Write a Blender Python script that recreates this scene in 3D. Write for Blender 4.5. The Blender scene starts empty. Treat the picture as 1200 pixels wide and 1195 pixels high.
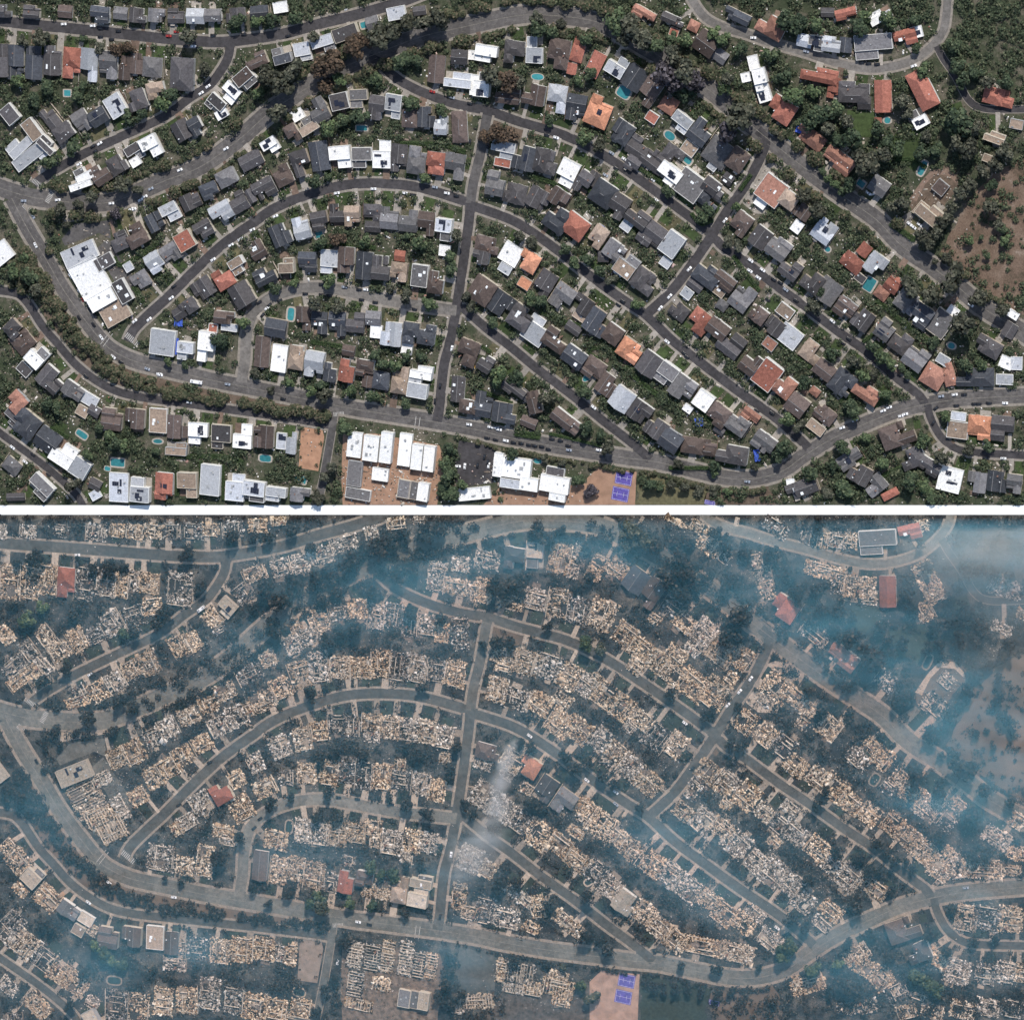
import bpy, math, random
import numpy as np
from mathutils import Vector, Matrix

# ================================================================ camera, sky, sun, exposure
sc = bpy.context.scene
S = 0.65                                   # metres per plan unit
DIST, SPAN = 4200.0, 780.0                 # satellite view: long lens from far away
TILT, TAZ = math.radians(18.0), math.radians(35.0)
cam_dir = Vector((math.sin(TILT)*math.cos(TAZ), math.sin(TILT)*math.sin(TAZ), math.cos(TILT)))
CAM = cam_dir*DIST
FWD = -cam_dir
UP = (Vector((0, 1, 0)) - FWD*FWD.y).normalized()
RIGHT = FWD.cross(UP)
camd = bpy.data.cameras.new('camera'); camo = bpy.data.objects.new('camera', camd)
sc.collection.objects.link(camo); sc.camera = camo
camd.sensor_fit = 'HORIZONTAL'; camd.sensor_width = 36.0
camd.lens = 36.0*DIST/SPAN
camd.clip_start = 10.0; camd.clip_end = 20000.0
camo.matrix_world = Matrix(((RIGHT.x, UP.x, -FWD.x, CAM.x), (RIGHT.y, UP.y, -FWD.y, CAM.y), (RIGHT.z, UP.z, -FWD.z, CAM.z), (0, 0, 0, 1)))

SUN_EL = math.radians(47.0)
SUN_AZ = math.atan2(0.36, 0.93)            # clockwise from +Y: sun stands up and to the right
sun_dir = Vector((math.sin(SUN_AZ)*math.cos(SUN_EL), math.cos(SUN_AZ)*math.cos(SUN_EL), math.sin(SUN_EL)))
world = bpy.data.worlds.new('World'); sc.world = world; world.use_nodes = True
wn = world.node_tree.nodes; wl = world.node_tree.links
bg = wn['Background']; sky = wn.new('ShaderNodeTexSky'); sky.sky_type = 'NISHITA'; sky.sun_disc = False
sky.sun_elevation = SUN_EL; sky.sun_rotation = SUN_AZ
wl.new(sky.outputs['Color'], bg.inputs['Color']); bg.inputs['Strength'].default_value = 0.14
sund = bpy.data.lights.new('sun', 'SUN'); suno = bpy.data.objects.new('sun', sund); sc.collection.objects.link(suno)
sund.energy = 4.4; sund.angle = math.radians(0.53); sund.color = (1.0, 0.955, 0.89)
suno.rotation_euler = (-sun_dir).to_track_quat('-Z', 'Y').to_euler(); suno.location = (0, 0, 600)
sc.view_settings.view_transform = 'Standard'; sc.view_settings.look = 'None'
sc.view_settings.exposure = 0.0; sc.view_settings.gamma = 1.0; sc.view_settings.use_curve_mapping = False
cy = sc.cycles
cy.max_bounces = 3; cy.diffuse_bounces = 2; cy.glossy_bounces = 2; cy.transmission_bounces = 2; cy.volume_bounces = 1; cy.transparent_max_bounces = 6
cy.use_denoising = True; cy.volume_step_rate = 1.0; cy.volume_max_steps = 16; cy.use_adaptive_sampling = True; cy.adaptive_threshold = 0.035

def P(px, py):
    """plan grid (1200 x 1195) -> point on the ground"""
    a = (px/1200.0 - 0.5)*SPAN/DIST; b = (0.5 - py/1195.0)*(1019.0/1024.0)*SPAN/DIST
    d = FWD + RIGHT*a + UP*b
    t = -CAM.z/d.z
    return (CAM.x + d.x*t, CAM.y + d.y*t)
def M(x, y):
    """the same spot of the neighbourhood on the second, burnt site"""
    return (x*1.0125 - 8.0 + 0.004*y, y + 611.0 - 0.0300*x)
def PM(x, y): return P(*M(x, y))
DIV0, DIV1 = 592.0, 603.0                  # pale strip between the two sites
# ---------------------------------------------------------------- survey data (positions on the ground, measured on a 1200 x 1195 plan grid)
# name: (words used in labels, vertical?, width, tone, polyline)
ROADS = {
 'top_left':   ('top left street', 0, 12.5, 'dark', [(-60,16),(12,26),(100,35),(192,45),(247,49),(275,48),(330,40),(378,27),(415,18),(470,2),(520,-18)]),
 'slanting':   ('slanting left street', 0, 10.5, 'dark', [(270,52),(267,68),(258,84),(245,100),(222,115),(192,137),(138,162),(93,183),(55,205),(40,216)]),
 'boulevard':  ('wide tree-lined boulevard', 0, 20, 'grey', [(-60,196),(12,224),(58,234),(117,238),(150,230),(192,212),(235,195),(280,163),(318,130),(363,101),(402,79),(440,63),(493,43),(540,32),(607,18),(648,18),(690,23),(715,32),(750,52),(775,67),(827,102),(870,138),(918,177),(958,208),(993,233),(1028,258),(1057,288),(1093,313),(1125,338),(1147,357),(1167,370),(1190,384),(1260,430)]),
 'avenue':     ('long lower avenue', 0, 17, 'grey', [(14,232),(32,267),(55,305),(75,340),(100,375),(120,400),(133,411),(158,423),(197,433),(247,445),(297,455),(347,465),(410,478),(460,486),(510,494),(558,503),(590,511),(640,521),(690,529),(732,536),(770,541),(820,553),(853,560),(887,560),(918,551),(942,534),(975,514),(1017,495),(1050,482),(1092,472),(1133,467),(1190,464),(1260,462)]),
 'curved':     ('long curved street', 0, 11.5, 'dark', [(150,400),(157,386),(175,368),(198,347),(230,315),(263,285),(297,261),(320,245),(347,233),(378,223),(410,216),(450,215),(493,220),(543,235),(553,238)]),
 'central':    ('pale central street', 1, 11.5, 'mid', [(573,128),(570,140),(563,180),(555,213),(551,241)]),
 'central_low': ('dark central street', 1, 11.5, 'dark', [(551,238),(550,255),(545,293),(540,327),(535,360),(527,402),(520,430),(515,477),(512,494)]),
 'upper_diag': ('upper diagonal street', 0, 11, 'dark', [(432,68),(443,72),(460,88),(480,101),(510,114),(543,124),(573,130),(607,142),(657,157),(690,172),(720,190),(753,213),(787,238),(820,263),(834,274)]),
 'mid_diag':   ('middle diagonal street', 0, 11, 'dark', [(551,241),(565,245),(600,258),(625,273),(657,296),(690,322),(730,351),(757,369),(787,398),(820,424),(862,456),(912,492),(948,525)]),
 'cross':      ('short cross street', 1, 11.5, 'dark', [(888,152),(897,168),(878,210),(853,246),(836,273),(813,307),(787,341),(757,369)]),
 'right_diag': ('right diagonal street', 0, 10.5, 'dark', [(836,276),(847,289),(870,304),(907,333),(942,358),(983,389),(1017,413),(1050,442),(1078,464),(1083,473)]),
 'lower_diag': ('lower diagonal street', 0, 10.5, 'dark', [(534,354),(543,361),(573,387),(598,406),(632,434),(673,465),(707,493),(738,517),(762,538)]),
 'loop':       ('inner loop street', 0, 12.5, 'pale', [(283,448),(287,422),(289,393),(297,367),(318,349),(347,339),(378,337),(410,342),(460,353),(520,362),(535,364)]),
 'dark_lower': ('dark lower left street', 0, 9.5, 'dark', [(-40,338),(12,342),(30,352),(50,382),(67,402),(92,430),(125,453),(158,464),(213,472),(263,479),(313,486),(377,496),(392,500)]),
 'corner':     ('bottom left corner street', 0, 8.5, 'dark', [(-50,470),(12,516),(42,538),(67,558),(87,577),(97,592),(120,640)]),
 'alley':      ('school alley', 1, 9, 'mid', [(392,482),(388,510),(379,560),(368,610),(360,650)]),
 'top_right':  ('top right curving lane', 0, 9.5, 'pale', [(800,-20),(822,16),(845,31),(875,40),(900,49),(942,61),(975,72),(1005,79),(1033,80),(1067,72),(1088,58),(1102,42),(1108,25),(1112,-20)]),
 'right_edge': ('right edge lane', 0, 8, 'dark', [(1098,54),(1105,68),(1120,90),(1135,117),(1152,127),(1190,128),(1260,126)]),
 'cul_de_sac': ('lower right side street', 0, 9, 'dark', [(1087,474),(1090,488),(1100,508),(1113,521),(1133,529),(1190,533),(1260,536)]),
}
# houses: x y w d angle colour+flags   (f flat, g gable, h hip, s solar, k skylight, p plain block)
HOUSES = """
3 70 18 36 0 Dg
20 72 19 38 -2 Cg
42 73 20 36 -3 Cg
64 70 19 32 -3 Dgk
86 73 20 34 -4 Rh
106 75 20 36 -5 Lg
130 75 20 30 -4 Gg
148 79 13 26 -4 Bg
162 74 14 22 -4 Bg
180 78 22 22 -4 Gh
216 86 26 36 -3 Dh
5 12 20 14 0 Dg
40 13 18 14 -3 Dg
78 13 16 14 -4 Bg
120 16 21 18 -5 Cg
143 15 16 14 -5 Gg
164 17 18 16 -5 Dg
186 17 18 15 -4 Gg
208 18 18 16 0 Dg
232 18 20 17 0 Lgk
252 17 18 14 2 Gg
278 17 21 16 4 Dg
306 14 20 15 6 Cg
330 8 16 12 10 Wf
138 123 20 24 32 Lfs
163 116 22 22 22 Dh
185 105 20 18 12 Th
118 136 20 18 32 Cgs
98 141 18 24 34 Gg
77 154 22 18 36 Dh
62 139 16 28 40 Dg
40 151 14 24 38 Tf
58 169 22 12 -42 Df
24 170 30 17 43 Lf
34 184 36 14 38 Lf
50 176 14 16 38 Lf
14 133 16 20 40 Df
303 70 24 15 24 Bh
333 64 20 18 16 Cf
356 60 18 20 12 Lf
380 51 25 18 18 Lf
407 38 28 15 20 Df
438 26 14 14 18 Gg
466 15 20 14 12 Lf
493 12 14 10 8 Dg
290 92 22 20 40 Bf
271 108 20 19 -40 Wfs
254 121 20 17 -40 Df
261 133 14 10 30 Wfs
215 152 20 22 30 Dg
232 147 14 20 30 Cg
101 203 20 16 28 Wf
97 214 26 11 20 Wf
121 203 20 22 32 Bg
140 192 20 20 32 Dh
159 178 18 18 32 Df
160 189 12 10 32 Wf
179 171 20 24 28 Wfk
162 275 24 24 30 Bh
142 282 20 20 25 Dh
184 259 18 20 28 Cg
201 248 20 20 27 Lfk
225 235 22 18 26 Dg
248 222 20 17 24 Ch
268 207 22 18 28 Gh
296 187 26 17 28 Dg
318 170 18 16 32 Wfs
345 155 14 20 30 Bh
363 146 22 17 32 Tf
350 134 14 12 30 Wf
376 128 20 26 28 Gg
400 118 20 18 14 Dfs
422 115 20 20 4 Gf
444 125 17 26 -6 Dg
462 124 18 26 -8 Lfs
482 138 18 20 -2 Bh
502 136 19 22 -2 Cg
519 146 14 20 -2 Lgk
540 148 17 34 3 Bh
541 66 18 16 -3 Dg
554 64 8 10 -3 Wf
513 80 18 30 -5 Bg
538 93 30 16 -5 Lf
557 99 9 22 -5 Wf
572 62 24 18 -8 Wf
605 60 22 24 -6 Dh
628 58 18 28 -2 Lfs
657 62 23 32 -10 Bh
679 58 14 26 -16 Rh
671 80 11 12 -10 Rg
699 75 15 28 -26 Rg
725 76 21 22 -30 Lfs
745 90 24 26 -34 Cg
764 105 20 34 -34 Bgk
785 122 18 18 -32 Ph
765 137 13 11 -32 Rf
800 142 22 18 -36 Lfk
567 98 17 26 -5 Wfs
597 112 26 16 -5 Bg
628 110 24 22 -10 Bg
654 115 21 30 -8 Lhk
677 125 22 28 -8 Cgk
704 130 26 32 -22 Ohs
731 154 22 24 -32 Ch
757 15 26 11 -28 Ph
790 22 24 10 -22 Dg
791 37 10 9 -20 Rf
814 30 12 12 -25 Ph
830 50 24 24 -34 Bg
845 65 16 14 -34 Gg
866 18 28 12 -24 Cg
906 30 30 22 -28 Ph
884 73 11 16 14 Wf
893 92 14 24 14 Wf
875 90 10 10 14 Wf
896 108 14 20 18 Wfs
918 128 28 24 -32 Rh
944 47 16 14 -12 Lg
958 50 16 16 -8 Gfs
976 51 20 16 -6 Lg
992 52 14 16 -6 Cg
1025 54 40 26 6 Gf
1062 43 24 16 15 Rgk
1075 37 12 12 15 Wfs
993 15 22 11 14 Rg
1032 18 24 13 30 Wf
971 14 14 10 0 Dg
962 87 40 15 -10 Rh
978 102 12 22 -10 Rg
1002 107 32 22 0 Dh
1014 120 14 14 0 Dg
1036 112 18 34 2 Rg
1030 142 8 9 0 Rg
1083 104 21 42 28 Rh
1078 138 16 20 30 Wfs
1171 113 32 18 -12 Rh
1167 160 22 11 -18 Tf
1158 185 10 8 -20 Tf
951 160 32 17 -36 Ph
985 187 34 19 -36 Ph
1032 217 20 18 -34 Gg
926 233 19 18 -35 Th
942 247 18 16 -35 Bg
935 265 11 13 -35 Wf
967 270 22 24 -35 Lgs
906 222 28 28 -35 Pfk
893 236 13 12 -35 Wf
870 261 20 24 -35 Bh
893 277 20 22 -35 Dg
914 290 24 22 -35 Gg
928 314 22 20 -35 Dgs
954 329 22 22 -35 Dh
972 340 24 26 -35 Gg
1000 307 24 17 -38 Rh
1014 292 13 14 -38 Rg
1028 308 20 22 -36 Lgk
1009 325 12 9 -36 Df
1048 332 16 18 -36 Rg
1034 343 15 13 -36 Ph
992 360 22 20 -35 Bgk
1013 373 20 22 -35 Dgk
1039 385 18 22 -35 Ggs
1056 400 22 22 -35 Dh
1075 418 24 24 -35 Gg
1065 352 24 22 -35 Gh
1080 368 24 24 -35 Cgk
1103 378 22 28 -35 Gfk
1116 366 12 14 -35 Wf
1091 249 28 18 -38 Tf
1103 219 14 14 -38 Bf
1080 245 12 16 -38 Tf
1160 405 28 18 -28 Dh
1184 386 14 16 -30 Dg
376 182 21 32 10 Cg
401 183 23 24 6 Wf
426 184 22 22 2 Gf
449 180 20 30 0 Wfs
469 184 18 30 -5 Dgk
491 187 20 30 -7 Gh
513 190 20 24 -6 Rh
534 194 22 28 -8 Gg
355 190 20 28 20 Dhk
333 205 20 22 27 Bh
311 220 25 20 28 Dg
281 236 20 22 30 Dg
295 229 9 16 30 Dg
262 247 25 20 30 Lg
241 267 20 18 30 Dgk
219 281 20 20 31 Rf
202 295 22 20 32 Gg
184 306 18 22 32 Lgk
167 327 20 18 32 Gh
152 312 10 10 32 Lf
377 257 18 20 12 Dg
397 249 17 20 4 Dg
415 252 17 22 0 Tgk
438 248 20 18 -1 Dh
438 265 17 12 -2 Dg
458 255 20 24 -3 Gg
480 258 20 24 -4 Gg
501 261 18 26 -5 Bg
522 268 18 24 -6 Lfs
356 266 18 24 16 Lg
331 274 21 24 24 Cg
303 292 17 20 30 Bgk
281 310 17 17 32 Tf
265 325 22 22 32 Rh
240 337 24 22 34 Dgk
224 358 20 16 34 Dh
212 366 14 14 34 Dg
286 344 24 26 32 Dg
313 322 24 18 28 Cgk
338 310 17 16 4 Tf
362 306 20 22 0 Cg
388 306 20 26 -3 Lf
408 303 18 28 -3 Bg
429 310 18 30 -4 Cgk
449 313 20 26 -4 Dg
470 317 18 20 -6 Th
470 299 12 12 -6 Rg
494 322 18 24 -6 Gfk
513 330 17 24 -8 Bh
522 293 12 12 -6 Wf
265 371 22 14 -4 Bg
270 383 18 8 -6 Lf
193 400 28 28 -6 Lf
220 410 18 20 -5 Lfk
244 405 18 34 -6 Wf
251 384 10 10 -6 Rf
326 383 24 20 -8 Cg
357 372 16 26 0 Bg
376 377 18 24 -3 Cgk
397 378 19 26 -3 Cgk
418 377 20 22 -3 Dg
439 372 17 16 -2 Gg
442 388 13 14 -4 Wf
461 390 23 26 -5 Lg
484 389 18 24 -6 Ch
502 391 19 22 -8 Ch
309 411 17 34 -5 Bg
329 419 17 30 -7 Wf
350 418 17 26 -7 Th
371 425 21 28 -8 Lgk
389 435 14 20 -8 Cg
410 410 14 12 -8 Bg
409 433 17 24 -9 Rg
430 430 19 18 -8 Bh
432 446 12 13 -8 Bg
448 445 19 20 -8 Ch
471 444 18 30 -7 Th
492 452 22 24 -8 Lf
496 435 24 14 -8 Wfk
478 408 12 12 -10 Wf
591 175 26 18 -10 Lf
590 190 18 9 -10 Rf
617 184 25 26 -13 Cgs
641 188 26 26 -14 Dh
666 202 21 28 -26 Wf
686 212 16 24 -32 Dg
696 208 12 16 -32 Dg
709 226 26 26 -32 Ch
727 240 20 26 -32 Dg
583 214 20 26 -10 Gg
604 226 27 22 -12 Dh
632 232 24 22 -28 Dg
657 230 20 18 -32 Bg
655 256 26 26 -33 Ch
676 264 27 24 -35 Rh
749 172 24 22 -32 Dg
743 191 16 16 -32 Dg
768 187 28 22 -35 Dgk
790 180 22 18 -35 Dh
786 203 26 20 -36 Wfs
810 216 30 28 -35 Gfk
838 219 24 16 -35 Dgk
830 233 26 16 -35 Ch
823 154 22 26 -36 Cg
809 173 16 14 -36 Tf
843 178 28 28 -35 Gh
866 186 20 24 -33 Bh
836 194 10 9 -35 Lf
854 209 12 12 -35 Dgk
749 254 26 18 -35 Dg
735 264 12 11 -35 Lf
766 275 28 28 -35 Dg
789 285 20 26 -35 Lfk
781 307 12 10 -35 Lf
736 310 22 24 -35 Tfk
726 318 10 8 -35 Wf
757 328 26 24 -35 Dh
830 321 28 22 -35 Ch
816 333 18 12 -35 Dg
851 328 24 15 -36 Bg
844 338 16 14 -36 Tfk
806 343 12 11 -36 Lf
797 364 20 17 -36 Dh
821 376 23 25 -36 Rh
843 384 24 18 -36 Bgk
858 402 27 26 -36 Dg
847 357 12 11 -36 Gh
871 348 22 28 -36 Gg
891 368 18 17 -36 Bh
909 382 20 18 -36 Dgk
921 364 18 13 -36 Tfk
926 393 25 21 -36 Lfk
903 402 14 12 -36 Pf
953 412 24 22 -36 Th
968 432 22 18 -36 Bg
989 447 25 27 -36 Ch
1017 459 30 16 -32 Ph
572 286 26 18 -12 Bh
566 300 18 14 -12 Dg
600 297 22 22 -30 Wf
593 314 14 10 -30 Lf
622 305 22 21 -30 Oh
616 331 14 12 -30 Of
640 331 20 28 -32 Dg
661 347 23 27 -33 Gg
684 356 22 19 -33 Dg
681 370 16 9 -33 Tf
702 376 25 27 -33 Cgk
673 384 18 11 -33 Dg
567 339 26 28 -33 Bhk
589 355 27 25 -33 Cgk
612 371 25 25 -33 Dhk
630 386 25 29 -33 Lf
653 397 27 21 -33 Bhk
675 417 25 20 -33 Cgk
697 431 23 23 -34 Bh
713 450 21 23 -34 Bgk
731 466 23 24 -34 Lg
752 481 23 22 -34 Dgs
771 500 23 21 -33 Dg
788 515 23 22 -33 Cg
703 276 17 24 -34 Th
708 300 12 12 0 Dh
722 292 22 19 -34 Ggk
720 390 20 20 -34 Bh
740 409 25 22 -33 Oh
763 425 23 25 -34 Dg
783 437 21 23 -34 Gf
802 453 25 25 -34 Gg
826 468 19 19 -34 Wf
807 478 10 8 -34 Wf
844 485 23 23 -34 Bh
866 496 24 19 -34 Gh
881 486 20 13 -34 Pg
897 517 25 19 -34 Ggk
844 503 12 9 -34 Dg
820 522 38 18 -6 Bh
860 531 34 20 -8 Dh
881 425 19 23 -36 Bg
901 438 24 30 -36 Rf
921 451 22 23 -36 Phk
936 473 22 22 -36 Bgk
968 485 23 17 -36 Bh
957 500 20 11 -36 Tf
956 458 11 9 -36 Ph
550 412 23 28 -20 Bh
571 425 16 18 -30 Dg
538 455 15 28 -4 Dgk
550 475 18 15 -8 Bhk
568 473 20 28 -8 Cgk
593 482 26 22 -8 Cg
628 470 15 24 14 Bgk
621 494 18 12 -20 Bg
604 455 28 13 -35 Dg
617 463 14 12 -35 Dg
665 492 34 15 -36 Bg
18 384 18 18 -45 Dh
28 399 24 24 -48 Bh
46 416 20 24 -42 Wf
30 432 16 12 -42 Df
62 443 28 24 -40 Dg
88 456 24 16 -32 Gg
107 468 18 13 -28 Lf
98 481 14 12 -28 Tfk
112 481 14 12 -28 Dgk
134 490 23 24 -6 Bgk
161 489 22 22 -4 Bg
187 492 20 27 -2 Tfk
206 499 16 26 -3 Bg
216 505 11 13 -3 Bg
234 507 22 24 -2 Wfs
261 511 22 27 -2 Dfk
286 510 21 27 -3 Wfs
312 510 22 25 -3 Bgk
331 516 11 18 -4 Lfs
343 518 11 24 -5 Lg
22 470 20 22 -45 Ph
16 487 18 18 -40 Df
33 495 30 28 -36 Ch
58 515 27 25 -33 Cgk
77 531 27 25 -31 Wf
96 547 20 21 -31 Lf
16 545 20 16 -36 Gh
50 569 28 20 -42 Gf
20 585 22 16 4 Dg
60 588 12 10 -50 Gf
113 567 14 13 -25 Dg
113 583 16 17 30 Lf
141 571 22 34 -1 Lfs
167 575 22 32 -3 Lfs
195 568 20 30 -3 Rgs
222 567 22 28 0 Tf
249 561 22 34 -4 Lfk
277 570 21 30 -3 Lfk
300 577 25 28 -5 Lfs
326 581 23 22 -5 Lf
354 581 22 21 -4 Gg
208 525 24 14 -2 Tf
1053 508 36 25 22 Bh
1071 535 26 21 25 Dh
997 537 27 16 34 Ggs
1010 554 24 20 -28 Dg
1027 567 23 19 40 Gg
1044 583 24 17 30 Rh
1070 588 18 8 -15 Dg
941 571 34 17 22 Dgk
928 568 9 14 10 Wf
1091 545 24 15 -30 Dg
1114 561 25 26 -12 Wfsk
1146 564 20 22 -6 Ggk
1169 563 21 22 -6 Cg
1190 565 16 20 -6 Gg
1095 440 24 24 -30 Ph
1113 438 13 24 18 Ph
1144 441 40 20 2 Ch
1180 424 14 13 -20 Wf
1178 444 18 11 0 Lfk
1106 421 14 10 -30 Lf
1123 503 22 18 -5 Tf
1124 487 16 9 -5 Lf
1149 500 25 26 -4 Oh
1176 501 24 27 -3 Dg
1192 145 14 10 -10 Tf
1192 425 12 14 0 Lf
1188 368 12 8 -30 Wf
950 590 14 8 10 Dg
"""
# large commercial and school blocks
BLOCKS = """
95 297 40 20 24 Lfs grey shop wing with solar panels
107 325 36 40 30 Wf big white flat supermarket roof
122 350 32 16 30 Wfk low white shop roof with vents
136 364 32 26 30 Tfk pinkish flat shop roof
124 306 22 14 30 Dfk dark rear shop roof with vents
146 340 14 26 30 Dfk narrow dark service roof
3 296 24 22 38 Wf white building on the left edge
417 520 16 28 -6 Wfk white classroom block
437 524 17 28 -6 Wfk white classroom block
455 523 13 34 -6 Wf long white classroom block
476 526 14 36 -6 Wf long white classroom block
491 534 12 28 -6 Wf white classroom block
505 536 12 28 -6 Wf white classroom block
417 554 16 28 -6 Gf grey classroom block
447 555 18 14 -6 Wf small white school pavilion
421 578 28 12 -8 Gf grey classroom block
475 572 14 20 -8 Gf grey green classroom block
487 574 12 20 -8 Gf grey green classroom block
498 575 12 20 -8 Wf white classroom block
536 586 14 10 8 Wf small white school block
557 579 36 16 8 Wfk white school hall
586 543 10 26 -6 Wf narrow white school block
607 547 32 22 -6 Wfk big white school roof
600 565 22 10 -6 Lf low pale school roof
622 566 20 14 -6 Wf white school block
652 566 32 18 -8 Wf white school block
655 582 18 10 -8 Wf small white school block
652 553 20 12 -8 Df dark school roof
"""
# pools: x y w d angle
POOLS = [(79,109,8,7,0),(630,90,14,7,-4),(731,108,15,13,-30),(785,159,13,9,-35),(806,188,9,7,-35),(427,29,9,7,15),(424,150,13,6,0),(1081,197,7,17,-25),(1019,333,11,16,-30),(1009,215,9,7,-35),(341,368,8,15,-6),(690,441,17,7,38),(96,509,15,7,-32),(138,542,17,9,-2),(311,537,14,8,-4),(185,517,11,5,0),(374,275,9,7,10),(1040,141,7,7,0),(126,549,7,5,-10),(970,292,6,6,-30),(1115,405,8,7,-20),(630,540,10,6,-6)]
TREES = """
30 47 7o 55 42 9o 100 45 6g 120 55 7o 140 55 9b 155 55 8b 25 95 8g 60 100 11g 95 110 9g 45 115 9g 100 101 7g 155 135 9g 170 133 8g 195 120 12g 205 110 10g 230 42 12o 245 80 9o 88 172 12g
62 187 9g 320 85 15o 340 95 15o 352 80 12o 306 108 9g 330 130 12o 282 22 9g 305 25 8g 322 24 8g 350 20 9g 372 40 8o 395 70 13b 380 76 13b 420 55 12b 432 45 10b 455 40 13o 467 35 10o 482 26 12o 505 25 14o 520 20 12o 475 70 12g 491 70 8g 442 92 10g 400 92 9g 385 100 10b 485 118 10g 520 128 8g 390 148 9g 425 136 10g 405 140 9g
585 88 12o 600 92 12b 612 95 10o 635 32 11g 650 37 9g 661 28 8o 634 20 8o 695 85 10g 690 45 8g 680 95 8g 730 22 14g 745 30 14o 757 42 12o 772 52 12g 735 45 10o 795 65 12o 788 85 14p 810 80 16o 822 92 14p 800 97 14p 806 108 12g 790 45 8g 806 46 9g 840 38 9g 851 46 9g 872 56 9g 850 103 8g 875 127 19o 860 153 14p 858 92 9o
905 62 9g 925 22 12g 941 27 12g 960 30 10g 1010 30 12g 1016 18 10g 920 88 10g 935 112 12g 955 106 10g 966 130 14g 982 126 12g 997 142 10o 950 140 10g 975 146 10o 1060 116 9o 1065 132 9o 1045 20 10g 1072 22 9g 1075 56 6g 1085 82 8g 1120 52 9g 1126 76 9g 1130 92 9g 1145 86 10g 1160 92 10o 1181 95 9g 1131 137 15g 1119 147 12g 1146 147 12o 1140 170 12o 1125 166 10o 1090 157 9o 1020 186 16o 1041 181 10o 1000 161 12g 985 161 10g 1181 176 10o 1170 190 10o 1155 200 10o 1141 212 10o 1130 226 9o 1120 241 8o 1110 256 9o 1100 270 9o 1090 282 8o 1165 216 8g 1165 241 10o 1170 261 8o 1138 281 6g 1150 278 4g 1158 299 5g 1180 281 7g 1176 268 6g
965 200 5g 972 208 6g 981 215 6g 990 222 6g 1000 214 8g 912 156 5o 918 162 5o 946 226 8o 965 246 11o 1050 241 9o 1061 236 8o 1086 276 10o 1072 331 15o 1098 341 13o 1125 321 15o 1112 302 7o 1098 306 5o 1136 377 17o 1150 347 11o 1180 362 10o 1040 165 10g 1055 172 9g 1030 150 9g 1100 175 10g 1085 178 9g
507 353 9g 262 398 12g 480 345 10o 460 337 6o 390 327 9g 375 355 9o 400 357 8o 325 337 8g 346 330 6g 288 375 9g 500 206 8g 540 276 9o 530 301 8g 531 315 8g 495 283 10g 480 276 6g 400 276 9b 381 282 8g 430 281 8g 372 211 9g 386 206 6g 624 281 8o 612 275 8o 665 291 8g 676 306 8g 690 301 9g 706 316 8g 720 327 8o 636 351 9g 625 347 9g 750 356 8g 580 376 8g 556 357 8o 548 346 8o 590 436 13g 606 441 10g 584 447 8g 645 466 9o 690 500 11g 705 509 7g 715 521 9o 690 456 9g 570 160 7b 588 155 11b 600 157 9b 645 140 8g 690 160 9g 705 168 8o
825 251 8g 833 245 7g 785 223 8g 864 241 6g 855 283 8o 868 286 8o 957 357 10o 965 341 6g 978 415 9g 1035 415 9g 1025 404 8g 1046 426 7g 1058 429 7g 1065 438 6g 1015 437 8g 1003 421 8o 1026 436 6o 1040 461 8g 1003 481 10g 999 474 9g 946 446 9g 925 490 11g 940 498 8o 922 522 10g 915 531 9g 1016 511 8g 990 522 9g 978 546 8g 991 571 12g 970 576 8o 951 551 9g 1085 514 10g 1036 541 8g 1070 561 10g 1085 571 10g 1091 581 8g 1106 534 8o 1136 524 8o 1160 521 7g 1110 486 7g 1135 425 9g 1151 425 8g 1096 400 9g
765 566 8g 776 571 5g 790 568 7o 805 569 6o 820 574 7o 838 573 8o 854 574 6g 797 542 7o 838 546 7g 838 554 6g 905 588 6g 886 546 6o 680 561 9g 695 576 9p 605 530 8g 640 536 6o 660 541 6o 526 541 10g 529 556 10g 521 569 11g 531 578 10g 545 566 7g 530 525 9g 408 498 10g 395 546 9o 385 557 8o 375 582 9o 440 461 8g 415 456 8g 385 461 9o 368 457 9g 342 446 7g 302 436 6o 320 456 6o 379 449 8g 478 471 7g 200 422 5g 219 427 6g 466 425 8g 451 425 8g 441 414 8g 480 416 7g 496 416 7g
140 518 10g 130 509 9g 150 521 9g 120 499 7g 70 476 9g 60 471 8g 92 566 9o 106 531 8g 186 528 6g 20 316 10g 40 321 11g 46 336 10o 30 301 8g 62 268 5o 75 243 8o 95 238 7o 115 230 9o 98 248 5o 80 262 6o 140 250 8p 150 214 10o 165 220 9o
"""
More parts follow.
